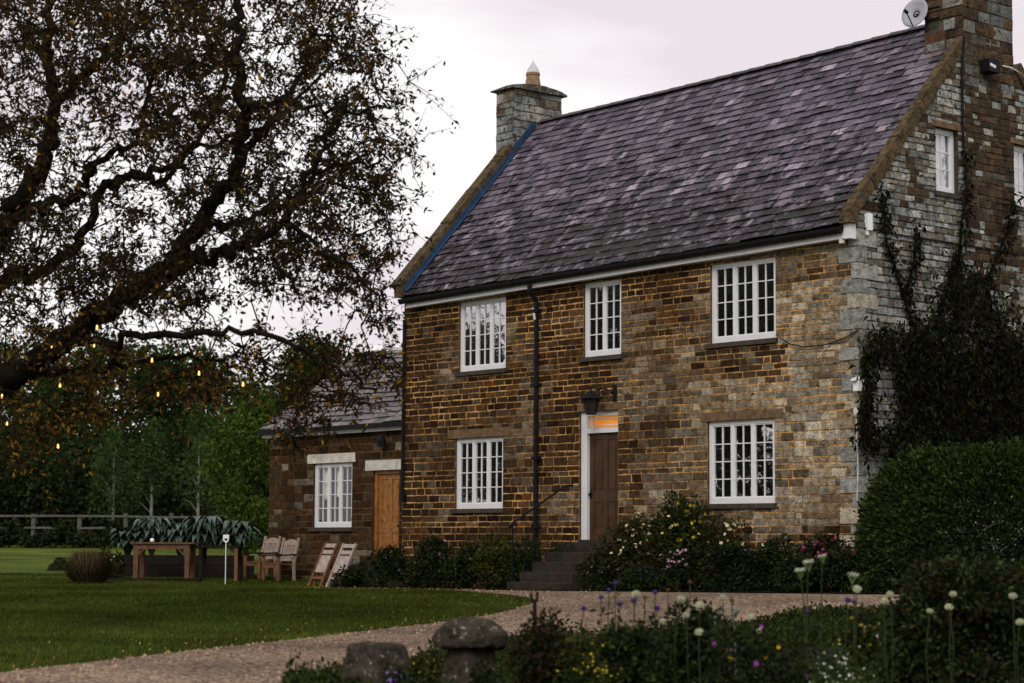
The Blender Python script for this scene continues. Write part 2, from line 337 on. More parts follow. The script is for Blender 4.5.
# ================================================================ GROUND
def sheet(name, poly, off, material, step=.5, follow=True, parent=None):
    poly = [tuple(p[:2]) for p in poly]; k = len(poly)
    xs = [p[0] for p in poly]; ys = [p[1] for p in poly]; pts = [Vector(p) for p in poly]
    ed = [(i, (i+1) % k) for i in range(k)]
    gx, gy = np.meshgrid(np.arange(min(xs), max(xs), step), np.arange(min(ys), max(ys), step))
    pts += [Vector(p) for p in zip(gx.ravel(), gy.ravel())]
    V, _, F, *_ = delaunay_2d_cdt(pts, ed, [list(range(k))], 1, 1e-5)
    me = make_mesh(name, [(v.x, v.y, gz(v.x, v.y)+off) for v in V], [tuple(f) for f in F], material, smooth=True)
    return mesh_obj(name, me)
def grid_ground():
    xs = np.concatenate([np.arange(-600, -60, 30), np.arange(-60, 40, 1.0), np.arange(40, 641, 30)]); ys = np.concatenate([np.arange(-600, -40, 30), np.arange(-40, 60, 1.0), np.arange(60, 661, 30)])
    V = [(x, y, gz(x, y)) for y in ys for x in xs]; nx = len(xs)
    F = [(j*nx+i, j*nx+i+1, (j+1)*nx+i+1, (j+1)*nx+i) for j in range(len(ys)-1) for i in range(nx-1)]
    return tag(mesh_obj('lawn', make_mesh('lawn', V, F, M['lawn'], smooth=True)), kind='structure')
grid_ground()
def smooth_line(pts, n=6):
    out = []; P = [np.array(p, float) for p in pts]
    for i in range(len(P)-1):
        a, b, c, d = P[max(i-1, 0)], P[i], P[i+1], P[min(i+2, len(P)-1)]
        for j in range(n):
            t = j/n; out.append(.5*((2*b)+(-a+c)*t+(2*a-5*b+4*c-d)*t*t+(-a+3*b-3*c+d)*t**3))
    out.append(P[-1]); return out
G = ground
lawn_edge = [G(*q)[:2] for q in ((-90, 689), (0, 674.5), (120, 660), (220, 648.5), (320, 637.5), (400, 628), (450, 622.5), (490, 615.5), (520, 608.5), (534, 603), (530, 598.5), (505, 595.5), (470, 592.5), (430, 590.3))] + [(-11.0, -2.05), (-13.3, -1.75)]
lawn_edge = smooth_line(lawn_edge, 5)
bed_edge = smooth_line([G(*q)[:2] for q in ((285, 684), (340, 675.5), (400, 666), (440, 657), (500, 648), (560, 641), (640, 636), (720, 630), (770, 622), (800, 614.5), (850, 611), (900, 609), (960, 607))] + [(6.5, -2.3), (9.5, -1.5), (14, 0)], 4)
house_edge = [(-13.3, -1.5), (-11, -1.62), (-8, -1.72), (-5, -1.74), (-2, -1.72), (1, -1.75), (3, -1.6), (5, .5), (7, 3), (14, 5)]
q0 = G(285, 684)[:2]; far = EYE[:2] + FW0[:2]*10 + RT[:2]*(-6.5)
path_poly = house_edge + list(reversed(bed_edge)) + [far + np.array([1.5, -.5]), far + np.array([-2.2, -2.8])] + lawn_edge
tag(sheet('gravel_path', path_poly, .012, M['gravel'], .5), kind='structure')
fb = [b for b in bed_edge] + [(14, -8), (16, -17), EYE[:2]+FW0[:2]*8+RT[:2]*4, EYE[:2]+FW0[:2]*9.5+RT[:2]*(-1.5), EYE[:2]+FW0[:2]*14.5+RT[:2]*(-1.6)]
tag(sheet('flower_bed', fb, .02, M['soil'], .5), kind='structure')
hb = [(-12.9, -1.46), (-11, -1.56), (-8, -1.66), (-5, -1.68), (-2, -1.66), (1, -1.69), (2.9, -1.5), (4.6, .5), (6, 8), (.0, 8), (.0, -.02), (-12.5, -.02), (-12.55, .26), (-12.9, .26)]
tag(sheet('house_border', hb, .03, M['soil'], .6), kind='structure')

# ================================================================ HOUSE
L = 12.05; EAVE_Y, EAVE_Z, RY, RZ = -.2, 6.15, 3.56, 10.30; SLOPE = (RZ-EAVE_Z)/(RY-EAVE_Y); W = 2*RY
house = thing('cottage', 'two-storey ironstone cottage with purple slate roof and white casement windows', 'house', (-6, 0, .05))
front = lambda u, z, d: (u, -d, z)
gable = lambda u, z, d: (d, u, z)
BROWN = [(.028, .015, .007), (.048, .024, .010), (.088, .041, .014), (.038, .021, .010), (.064, .035, .017)]
GREY = [(.32, .265, .180), (.38, .335, .25), (.23, .18, .115), (.32, .295, .235)]
def stone_wall(mp, u0f, u1f, z0, z1, opens, colf, mortar, hmin=.075, hmax=.145, lmin=.14, lmax=.40, seed=1, depth=.007, stones=None, mort=None, hf=None):
    rr = random.Random(seed); z = z0
    st = stones if stones is not None else MB(); mo = mort if mort is not None else MB()
    while z < z1-1e-4:
        h = rr.uniform(hmin, hmax)*(hf(z) if hf else 1); zb = min(z+h, z1)
        if z1-zb < .05: zb = z1
        cuts = sorted({u0f(z), u1f(z), *[q for o in opens if o[3] > z and o[2] < zb for q in o[:2] if u0f(z) < q < u1f(z)]})
        for ua, ub_ in zip(cuts[:-1], cuts[1:]):
            mid = (ua+ub_)/2; spans = [(z, zb)]
            for o in opens:
                if o[0] < mid < o[1]:
                    ns = []
                    for a, b in spans:
                        if o[3] <= a or o[2] >= b: ns.append((a, b)); continue
                        if o[2] > a: ns.append((a, o[2]))
                        if o[3] < b: ns.append((o[3], b))
                    spans = ns
            for a, b in spans:
                if b-a < .004: continue
                la = u0f(a) if ua == u0f(z) else ua; lb = u0f(b) if ua == u0f(z) else ua
                ra = u1f(a) if ub_ == u1f(z) else ub_; rb = u1f(b) if ub_ == u1f(z) else ub_
                ns_ = max(1, int((min(ra, rb)-max(la, lb))/.45))
                for q in range(ns_):
                    f0, f1 = q/ns_, (q+1)/ns_; km = min(1.15, max(.3, .78+.75*mnoise.noise((la+(ra-la)*f0*1.0, a*1.6, 5.5))+rr.uniform(-.18, .18)))
                    mo.quad(mp(la+(ra-la)*f0, a, 0), mp(la+(ra-la)*f1, a, 0), mp(lb+(rb-lb)*f1, b, 0), mp(lb+(rb-lb)*f0, b, 0), tuple(v_*km for v_ in mortar))
                if b-a < .035: continue
                us, ue = max(la, lb), min(ra, rb); u = us
                while u < ue-.02:
                    l = rr.uniform(lmin, lmax)*(1.25 if b-a > .17 else 1); ue2 = min(u+l, ue)
                    if ue-ue2 < .09: ue2 = ue
                    g = rr.uniform(.005, .013); i = .008; d = depth*rr.uniform(.5, 1.6); j = lambda s=.009: rr.uniform(-s, s)
                    gx = g*rr.uniform(.35, .9); x0, x1, y0, y1 = u+gx, ue2-gx, a+g*.9, b-g*.9
                    if x1-x0 > .03 and y1-y0 > .02:
                        c = colf((x0+x1)/2, (y0+y1)/2, rr); k = rr.uniform(.72, 1.3); c = tuple(v*k for v in c)
                        B = [mp(x0+j(), y0+j(), -.003), mp(x1+j(), y0+j(), -.003), mp(x1+j(), y1+j(), -.003), mp(x0+j(), y1+j(), -.003)]
                        T = [mp(x0+i+j(), y0+i+j(), d+j(.004)), mp(x1-i+j(), y0+i+j(), d+j(.004)), mp(x1-i+j(), y1-i+j(), d+j(.004)), mp(x0+i+j(), y1-i+j(), d+j(.004))]
                        st.add(B+T, [(4, 5, 6, 7), (0, 1, 5, 4), (1, 2, 6, 5), (2, 3, 7, 6), (3, 0, 4, 7)], c)
                    u = ue2
        z = zb
    return st, mo
def reveal(b, mp, o, depth, col):
    u0, u1, z0, z1 = o[:4]; e = -depth
    for A, B_ in (((u0, z0), (u0, z1)), ((u0, z1), (u1, z1)), ((u1, z1), (u1, z0)), ((u1, z0), (u0, z0))):
        b.quad(mp(*A, 0), mp(*B_, 0), mp(*B_, e), mp(*A, e), col)
WINS = {  # opening: left, right, bottom, top
 'upper_left': (-10.33, -8.82, 4.315, 5.72), 'upper_middle': (-6.66, -5.575, 4.375, 5.77), 'upper_right': (-3.39, -1.79, 4.405, 5.80),
 'lower_left': (-10.42, -8.885, 1.59, 2.985), 'lower_right': (-3.47, -1.84, 1.61, 3.04)}
DOOR = (-6.70, -5.655, .97, 3.36)
opens = list(WINS.values()) + [DOOR]
from mathutils import noise as mnoise
WINS = {k_: (v_[0]+.07, *v_[1:]) for k_, v_ in WINS.items()}
opens = list(WINS.values()) + [DOOR]
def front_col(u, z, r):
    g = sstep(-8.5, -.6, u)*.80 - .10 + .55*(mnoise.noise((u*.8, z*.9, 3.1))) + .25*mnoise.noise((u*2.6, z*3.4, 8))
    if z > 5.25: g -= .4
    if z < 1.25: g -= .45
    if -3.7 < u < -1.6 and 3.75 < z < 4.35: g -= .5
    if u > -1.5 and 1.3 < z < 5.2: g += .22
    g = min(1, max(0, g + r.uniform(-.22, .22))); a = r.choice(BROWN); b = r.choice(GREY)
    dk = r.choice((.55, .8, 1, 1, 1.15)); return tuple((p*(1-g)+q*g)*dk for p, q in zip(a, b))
MORTAR = (.52, .295, .11)
hf = lambda z: 1.25 if z < 3.6 else (1.0 if z < 5 else 1.05)
quoin_w = .0
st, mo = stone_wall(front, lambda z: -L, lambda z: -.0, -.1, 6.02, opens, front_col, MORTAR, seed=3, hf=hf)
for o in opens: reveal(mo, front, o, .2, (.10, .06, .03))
# large quoins at the near corner, proud of both faces
rr = random.Random(5); z = .05
qb = MB(); k = 0
while z < 6.2:
    h = rr.uniform(.17, .36); a, b = ((rr.uniform(.3, .45), rr.uniform(.16, .28)) if k % 2 else (rr.uniform(.1, .2), rr.uniform(.36, .5))); c = rr.choice([(.22, .23, .21), (.28, .285, .26), (.17, .16, .13)]) if z > 4.9 or rr.random() < .55 else rr.choice(GREY+[(.07, .06, .045)])
    qb.box(-a, .020+rr.uniform(0, .006), -.020-rr.uniform(0, .006), b, z+.009, min(z+h, 6.2)-.009, c); z += h; k += 1
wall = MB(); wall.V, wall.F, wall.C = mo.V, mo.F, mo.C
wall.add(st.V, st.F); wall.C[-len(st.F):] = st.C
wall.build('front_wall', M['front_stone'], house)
qb.build('quoins', M['dress'], house)
# gable (right) wall
def zroof(y): return EAVE_Z + SLOPE*(min(y, W-y)-EAVE_Y)
G1 = (2.10, 2.72, 6.94, 8.06); G2 = (4.34, 4.98, 6.93, 8.05)
def g_lo(z): return 0 if z <= zroof(0) else RY-(RZ-z)/SLOPE
def g_hi(z): return W if z <= zroof(0) else RY+(RZ-z)/SLOPE
GG = [(.22, .245, .245), (.30, .315, .30), (.17, .185, .18), (.26, .255, .22), (.13, .12, .10)]
RUST = [(.058, .038, .023), (.045, .032, .022), (.075, .048, .028)]
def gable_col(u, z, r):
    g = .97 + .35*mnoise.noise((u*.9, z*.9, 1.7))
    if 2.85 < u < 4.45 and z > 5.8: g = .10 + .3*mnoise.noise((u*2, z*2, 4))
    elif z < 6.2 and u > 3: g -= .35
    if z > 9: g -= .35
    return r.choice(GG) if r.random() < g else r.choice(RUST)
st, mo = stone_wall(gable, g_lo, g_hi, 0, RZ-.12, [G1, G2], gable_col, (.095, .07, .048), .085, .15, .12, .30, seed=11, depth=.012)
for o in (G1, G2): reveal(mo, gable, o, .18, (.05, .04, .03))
wall = MB(); wall.V, wall.F, wall.C = mo.V, mo.F, mo.C; wall.add(st.V, st.F); wall.C[-len(st.F):] = st.C
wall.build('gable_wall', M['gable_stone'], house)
# far gable and back wall, plain
b = MB(); b.add([(-L, 0, -.1), (-L, W, -.1), (-L, W, zroof(0)), (-L, RY, RZ-.1), (-L, 0, zroof(0)-.1)], [(0, 1, 2, 3, 4)], (.07, .045, .025))
b.quad((-L, W, -.1), (0, W, -.1), (0, W, 6.2), (-L, W, 6.2), (.08, .05, .03)); b.build('rear_wall', M['front_stone'], house)

# --- roof
def slate_slope(b, org, x0, x1, sdir, nrm, length, exp, wmin, wmax, colf, seed, lift=.032):
    rr = random.Random(seed); org = np.array(org, float); s = np.array(sdir); n = np.array(nrm); X = np.array([1., 0, 0]); rows = int(math.ceil(length/exp))
    for i in range(rows):
        t0 = i*exp; t1 = min(t0+exp*1.25, length); x = x0 - (rr.uniform(0, .25))
        while x < x1:
            w_ = rr.uniform(wmin, wmax); a = max(x, x0)+.008; c_ = min(x+w_, x1)-.008; x += w_
            if c_-a < .03: continue
            j = rr.uniform(-.014, .014); l = lift*rr.uniform(.7, 1.5); tw = rr.uniform(-.004, .004)
            sag = -.05*math.sin(math.pi*(a-x0)/(x1-x0))*(1-t0/length*.4)
            lo0 = org+X*a+s*(t0+j)+n*(l+sag+tw); lo1 = org+X*c_+s*(t0+j+rr.uniform(-.006, .006))+n*(l+sag-tw)
            hi0 = org+X*a+s*t1+n*(.003+sag); hi1 = org+X*c_+s*t1+n*(.003+sag)
            dn = n*(-.012)
            b.hexa([lo0+dn, lo1+dn, hi1+dn, hi0+dn, lo0, lo1, hi1, hi0], colf(a, t0/length, rr))
def slate_col(x, t, r):
    base = r.choice([(.082, .068, .094), (.104, .086, .117), (.124, .102, .134), (.062, .052, .070), (.150, .126, .156)])
    k = r.uniform(.6, 1.3)
    if r.random() < (.09 if t < .45 else .02): base = (.24, .20, .25)
    if r.random() < .07: k *= .5
    return tuple(v*k for v in base)
sl_ = math.hypot(1, SLOPE); sdir = (0, 1/sl_, SLOPE/sl_); nrm = (0, -SLOPE/sl_, 1/sl_)
b = MB(); slate_slope(b, (0, EAVE_Y, EAVE_Z), -L+.22, -.16, sdir, nrm, (RY-EAVE_Y)*sl_, .205, .19, .36, slate_col, 21)
b.quad((-L, 0, zroof(0)-.04), (-.02, 0, zroof(0)-.04), (-.02, RY, RZ-.06), (-L, RY, RZ-.06), (.03, .03, .03))
b.quad((-L, RY, RZ), (-.02, RY, RZ), (-.02, W+.2, EAVE_Z), (-L, W+.2, EAVE_Z), (.09, .08, .1))
roof = b.build('roof', M['slate'], house)
b = MB(); x = -11.75
while x < -.85:
    n_ = 7; x2 = min(x+.44, -.82); r_ = .125; sag = -.05*math.sin(math.pi*(x+L)/L)*.6
    vs = []
    for xx, e in ((x, .012), (x2-.01, 0)):
        for j in range(n_):
            th = math.pi*(.12+.76*j/(n_-1)); vs.append((xx, RY-math.cos(th)*(r_+e), RZ-.06+sag+math.sin(th)*(r_+e)))
    b.add(vs, [(j, j+1, n_+j+1, n_+j) for j in range(n_-1)] + [tuple(range(n_)), tuple(range(2*n_-1, n_-1, -1))], random.choice([(.05, .045, .05), (.075, .06, .06), (.06, .055, .065)])); x = x2
b.build('ridge_tiles', M['slate'], roof)
def coping(x0, x1, y_end, seed, up=.20, thick=.12):
    rr = random.Random(seed); b = MB(); y = -.12
    while y < y_end:
        y2 = min(y+rr.uniform(.5, .8), y_end); n = np.array(nrm); k = rr.uniform(-.012, .012)
        pts = [np.array((xx, yy, EAVE_Z+SLOPE*(yy-EAVE_Y)))+n*(hh+k) for hh in (up-thick-.08, up) for xx, yy in ((x0, y+.006), (x1, y+.006), (x1, y2-.006), (x0, y2-.006))]
        b.hexa(pts); y = y2
    kx = x0+.10 if x0 < -5 else x0-.02; b.box(kx, x1+.02, -.27, -.06, EAVE_Z-.0, EAVE_Z+.22); b.build('coping', M['coping'], roof)
    b2 = MB(); y2e = y_end
    for yy, y2 in ((-.1, y_end),):
        n = np.array(nrm); b2.hexa([np.array((xx, q, W-q if False else 0)) * 0 + np.array((xx, q, EAVE_Z+SLOPE*(q-EAVE_Y)))+n*hh for hh in (-.05, up-.10) for xx, q in ((x0+.03, yy), (x1-.03, yy), (x1-.03, y2), (x0+.03, y2))])
coping(-.13, .05, 2.98, 1, up=.17); coping(-L-.1, -L+.2, 2.9, 2, up=.24)
# coping on the hidden back slopes
for x0, x1 in ((-.13, .05), (-L-.1, -L+.2)):
    b = MB(); n = np.array((0, SLOPE/sl_, 1/sl_))
    b.hexa([np.array((xx, yy, EAVE_Z+SLOPE*(W-yy-EAVE_Y)))+n*hh for hh in (.0, .22) for xx, yy in ((x0, 4.38), (x1, 4.38), (x1, W+.15), (x0, W+.15))]); b.build('coping', M['coping'], roof)
# lead flashing by far coping and chimney, sky and lens blue put into colour
b = MB(); n = np.array(nrm)
for x0, x1, h0, h1 in ((-L+.2, -L+.225, .0, .13), (-L+.225, -L+.30, .045, .06)):
    b.hexa([np.array((xx, yy, EAVE_Z+SLOPE*(yy-EAVE_Y)))+n*hh for hh in (h0, h1) for xx, yy in ((x0, -.12), (x1, -.12), (x1, 2.84), (x0, 2.84))])
b.hexa([np.array((xx, yy, EAVE_Z+SLOPE*(yy-EAVE_Y)))+n*hh for hh in (.0, .13) for xx, yy in ((-11.925, 2.78), (-11.885, 2.78), (-11.885, 3.5), (-11.925, 3.5))])
b.build('lead_flashing', M['lead'], roof)
# --- chimneys
def chimney(x0, x1, y0, y1, zb, zt, cf, mortar, seed, mater):
    st, mo = MB(), MB()
    stone_wall(lambda u, z, d: (u, y0-d, z), lambda z: x0, lambda z: x1, zb, zt, [], cf, mortar, .13, .24, .18, .36, seed, .014, st, mo)
    stone_wall(lambda u, z, d: (x1+d, u, z), lambda z: y0, lambda z: y1, zb, zt, [], cf, mortar, .13, .24, .18, .38, seed+1, .014, st, mo)
    mo.quad((x0, y0, zb), (x0, y1, zb), (x0, y1, zt), (x0, y0, zt), mortar); mo.quad((x0, y1, zb), (x1, y1, zb), (x1, y1, zt), (x0, y1, zt), mortar); mo.quad((x0, y0, zt), (x1, y0, zt), (x1, y1, zt), (x0, y1, zt), mortar)
    mo.add(st.V, st.F); mo.C[-len(st.F):] = st.C
    return mo.build('chimney', mater, roof)
bluegrey = lambda u, z, r: r.choice([(.17, .19, .195), (.22, .235, .23), (.13, .14, .145), (.25, .245, .215), (.12, .10, .075)])
ch = chimney(-12.5, -11.93, 2.86, 4.27, 8.5, 11.0, bluegrey, (.075, .068, .058), 31, M['gable_stone'])
cb = MB(); nx = 10
cap_v = []; cx0, cx1, cy0, cy1 = -12.60, -11.83, 2.76, 4.36
for j in range(nx+1):
    yy = cy0+(cy1-cy0)*j/nx; hh = .05+.15*(1-(2*j/nx-1)**2)**.8
    for xx, kk in ((cx0, 0), (cx0, .75), ((cx0+cx1)/2, 1.05), (cx1, .75), (cx1, 0)): cap_v.append((xx+random.uniform(-.01, .01), yy, 10.995+hh*kk+random.uniform(-.008, .008)))
cb.add(cap_v, [(j*5+i, j*5+i+1, j*5+i+6, j*5+i+5) for j in range(nx) for i in range(4)] + [(0, 1, 2, 3, 4), tuple(nx*5+i for i in (4, 3, 2, 1, 0))] + [(j*5, j*5+5, j*5+9, j*5+4) for j in range(nx)])
cb.build('chimney_cap', mat('lichened_cap', (.085, .075, .06), rough=1, nscale=9, namt=.6, bump=1, bscale=24, patch=(.26, .25, .2), patch_scale=9, patch_at=.57, spec=.05), ch)
b = MB(); pc = (-12.2, 3.66, 11.16)
b.lathe([(.19, -.05), (.18, .06), (.145, .27), (.16, .28), (.16, .33), (.14, .34)], 12, pc); pot = b.build('chimney_pot', M['terracotta'], ch)
b = MB(); b.lathe([(.155, .34), (.11, .45), (.012, .60), (.004, .65)], 8, pc); b.build('pot_cowl', M['pale_metal'], ch)
b = MB(); b.box(-12.2, -11.916, 2.843, 3.1, 8.9, 9.36); b.build('brick_patch', M['brick_patch'], ch)
gc = lambda u, z, r: tuple(v_*.6 for v_ in r.choice(GG)) if r.random() < .5 else r.choice(RUST)
ch2 = chimney(-.82, -.002, 2.93, 4.37, 8.9, 12.6, gc, (.05, .04, .03), 41, M['gable_stone'])
b = MB(); b.box(-.90, .08, 2.85, 4.45, 12.6, 12.8); b.build('chimney_cap', M['dark_stone'], ch2)
b = MB(); b.box(-.826, -.38, 2.912, 3.15, 9.2, 10.06); b.build('brick_patch', M['brick_patch'], ch2)
# --- eaves: white boxed fascia, black gutter and downpipe
b = MB(); b.box(-L+.25, -.12, -.17, -.02, 5.915, 6.07); b.box(-.12, .0, -.19, -.026, 5.90, 6.15); b.build('fascia', M['white'], house)
b = MB(); n_ = 7; vs = []
for xx in (-L+.15, -.14):
    for j in range(n_):
        th = math.pi*j/(n_-1); vs.append((xx, -.235-.062*math.cos(th), 6.10-.105*math.sin(th)))
b.add(vs, [(j, j+1, n_+j+1, n_+j) for j in range(n_-1)]+[tuple(range(n_)), tuple(range(n_, 2*n_))])
b.build('gutter', M['black'], house)
b = MB(); b.tube([(-7.86, -.235, 5.98), (-7.86, -.235, 5.86), (-7.84, -.08, 5.68), (-7.84, -.075, 5.5), (-7.85, -.07, .12)], .045, 8)
for zz in (5.45, 3.9, 2.5, 1.2): b.box(-7.92, -7.76, -.13, -.0, zz, zz+.06)
b.build('downpipe', M['black'], house, smooth=False)
b = MB(); b.tube([(-11.95, -.075, 5.7), (-11.97, -.075, 1.75)], .035, 8); b.box(-12.02, -11.9, -.12, .0, 1.75, 1.9); b.build('downpipe', M['black'], house)
# the whole roof drops a hand's breadth towards the far end
def settle(o):
    off = wloc_all(o)
    for v in o.data.vertices:
        if v.co.z+off[2] > 5.45: v.co.z += .0165*min(0, v.co.x+off[0])
    for c_ in o.children: settle(c_)
for o in house.children:
    if o.name.split('.')[0] in ('roof', 'fascia', 'gutter', 'downpipe'): settle(o)
# --- windows
def casement(mp, o, nl, rows, parent, name='window', rec=.045, pane='pane', open_depth=.0, sill=True, cols=2, lintel=None, curtain=None, ext=.1, blind=None):
    u0, u1, z0, z1 = o; f = .07; b = MB(); g = MB(); d0, d1 = -rec-.06, -rec
    b.ub(mp, u0, u0+f, z0, z1, d0, d1); b.ub(mp, u1-f, u1, z0, z1, d0, d1)
    b.ub(mp, u0+f, u1-f, z0, z0+.10, d0, d1+.012); b.ub(mp, u0+f, u1-f, z1-f, z1, d0, d1)
    lw = (u1-u0-2*f)/nl; bars = MB()
    for i in range(nl):
        a = u0+f+i*lw; c = a+lw
        if i: b.ub(mp, a-.026, a+.026, z0+.1, z1-f, d0, d1-.002)
        s = .022; e = .026 if i else 0; e2 = .026 if i < nl-1 else 0
        A, C_, Z0, Z1 = a+e, c-e2, z0+.1, z1-f
        b.ub(mp, A, A+s, Z0, Z1, d0+.005, d1-.012); b.ub(mp, C_-s, C_, Z0, Z1, d0+.005, d1-.012)
        b.ub(mp, A+s, C_-s, Z0, Z0+s, d0+.005, d1-.012); b.ub(mp, A+s, C_-s, Z1-s, Z1, d0+.005, d1-.012)
        A += s; C_ -= s; Z0 += s; Z1 -= s
        for k in range(1, cols): q = A+(C_-A)*k/cols; bars.ub(mp, q-.009, q+.009, Z0, Z1, d0+.012, d1-.02)
        for k in range(1, rows): q = Z0+(Z1-Z0)*k/rows; bars.ub(mp, A, C_, q-.009, q+.009, d0+.014, d1-.022)
        ti = random.uniform(-.004, .004); t2 = random.uniform(-.003, .003)
        g.quad(mp(A, Z0, d0+.024+ti), mp(C_, Z0, d0+.024-ti), mp(C_, Z1, d0+.024-ti+t2), mp(A, Z1, d0+.024+ti+t2))
    wn = b.build(name, M['white'], parent)
    bars.build('glazing_bars', M['white'], wn); g.build('pane', M[pane], wn)
    if sill: s = MB(); s.ub(mp, u0-.09, u1+.05, z0-.085, z0-.004, -rec-.05, .06); s.build('sill', M['sill'], wn)
    if lintel: s = MB(); l0, l1, lh, mt_ = lintel; s.ub(mp, u0-l0, u1+l1, z1+.006, z1+.006+lh, -.1, .022); s.build('lintel', M[mt_], wn)
    if curtain or blind:
        s = MB(); s.ub(mp, u0, u1, z0, z1, d0-.5, d0-.48); s.build('dark_interior', M['room'], wn)
        for ua, ub2, za, zb, mt_ in (curtain or blind):
            s = MB(); n = max(2, int((ub2-ua)/.035)); 
            for k in range(n):
                x0, x1 = ua+(ub2-ua)*k/n, ua+(ub2-ua)*(k+1)/n; w0, w1 = (-.015 if k % 2 else .015), (.015 if k % 2 else -.015)
                if blind: w0 = w1 = 0
                s.quad(mp(x0, za, d0-.06+w0), mp(x1, za, d0-.06+w1), mp(x1, zb, d0-.06+w1), mp(x0, zb, d0-.06+w0))
            s.build('curtain' if curtain else 'blind', M[mt_], wn)
    return wn
casement(front, WINS['upper_left'], 3, 4, house); casement(front, WINS['upper_middle'], 2, 4, house); casement(front, WINS['upper_right'], 3, 4, house)
casement(front, WINS['lower_left'], 3, 4, house, lintel=(.22, .22, .17, 'timber_lintel')); casement(front, WINS['lower_right'], 3, 4, house, lintel=(.14, .2, .15, 'timber_lintel'))
for o in (G1, G2):
    casement(gable, o, 1, 3, house, pane='sky_pane', cols=2, rec=.09, lintel=(.12, .1, .10, 'timber_lintel'), blind=[(o[0], o[1], o[2]+.15, o[3], 'blind')])
# --- front door with lit transom
def panel_door(mp, u0, u1, z0, z1, dep, mt_, parent, hand_u, name='door'):
    b = MB(); b.ub(mp, u0, u1, z0, z1, dep-.05, dep-.018); w_ = u1-u0; s = .11; mid = z0+(z1-z0)*.40
    b.ub(mp, u0, u0+s, z0, z1, dep-.018, dep); b.ub(mp, u1-s, u1, z0, z1, dep-.018, dep); b.ub(mp, (u0+u1)/2-s/2, (u0+u1)/2+s/2, z0+.2, z1-s, dep-.018, dep-.001)
    b.ub(mp, u0+s, u1-s, z0, z0+.2, dep-.018, dep-.002); b.ub(mp, u0+s, u1-s, z1-s, z1, dep-.018, dep-.002)
    for sg in (0, 1):
        a = u0+s if sg == 0 else (u0+u1)/2+s/2; c = (u0+u1)/2-s/2 if sg == 0 else u1-s
        b.ub(mp, a, c, mid-.09, mid+.09, dep-.018, dep-.002)
        for q0, q1 in ((z0+.2, mid-.09), (mid+.09, z1-s)): b.ub(mp, a+.05, c-.05, q0+.05, q1-.05, dep-.018, dep-.007)
    d = b.build(name, M[mt_], parent)
    h = MB(); h.tube([mp(hand_u, mid+.05, dep), mp(hand_u, mid+.05, dep+.05)], .028, 8); h.ub(mp, hand_u-.02, hand_u+.02, mid-.03, mid+.13, dep, dep+.006); h.build('handle', M['black'], d)
    return d
u0, u1, z0, z1 = DOOR
fd = panel_door(front, u0+.17, u1-.03, z0+.02, z0+1.98, -.11, 'brown_door', house, u0+.21)
b = MB(); b.ub(front, u0, u0+.16, z0, z1, -.16, -.05); b.ub(front, u1-.025, u1, z0, z1, -.16, -.075); b.ub(front, u0+.16, u1-.025, z1-.085, z1, -.16, -.06); b.ub(front, u0+.16, u1-.025, z0+1.985, z0+2.075, -.16, -.045)
fr = b.build('door_frame', M['white'], fd)
b = MB(); b.ub(front, u0+.16, u1-.025, z0+2.075, z1-.085, -.15, -.14); b.build('transom_window', M['orange_glow'], fd)
b = MB(); zz0, zz1 = z0+2.075, z1-.085
for q in (.22, .78): q = zz0+(zz1-zz0)*q; b.ub(front, u0+.16, u1-.025, q-.011, q+.011, -.136, -.115)
b.ub(front, u0+.24, u0+.265, zz0, zz1, -.136, -.112); b.build('glazing_bars', M['white'], fd)
b = MB(); b.ub(front, u0-.04, u1+.12, z1+.006, z1+.13, -.1, .014); b.build('lintel', M['timber_lintel'], fd)
b = MB(); b.ub(front, u0, u1, z0-.03, z0+.015, -.2, .03); b.build('threshold', M['steps'], fd)
# steps
st_ = thing('stone_steps', 'worn stone steps leading up to the brown front door', 'steps', (-6.1, -.8, .06))
for i in range(5):
    b = MB(); zt = .935-.18*i; y0 = -.36-.29*i; x0, x1 = -6.9-.02*i, -5.6+.02*i
    b.hexa([(x0, y0, zt-.185), (x1, y0, zt-.185), (x1, -.03, zt-.185), (x0, -.03, zt-.185), (x0+random.uniform(-.01, .01), y0-.02, zt), (x1, y0-.015, zt-.008), (x1, -.03, zt), (x0, -.03, zt)]); b.build('step', M['steps'], st_)
b = MB(); b.tube([(-6.86, -.02, 2.0), (-6.86, -.2, 1.98), (-6.86, -1.5, 1.28), (-6.86, -1.58, 1.2)], .02, 6); b.tube([(-6.86, -.85, 1.62), (-6.86, -.85, .5)], .013, 6); b.tube([(-6.86, -1.5, 1.26), (-6.86, -1.5, .1)], .018, 6)
b.lathe([(.03, -.02), (.035, .02), (.01, .05)], 8, (-6.86, -1.56, 1.2))
tag(b.build('handrail', M['black'], None, loc=(-6.86, -.8, .1)), 'thin black iron handrail beside the front door steps', 'handrail')

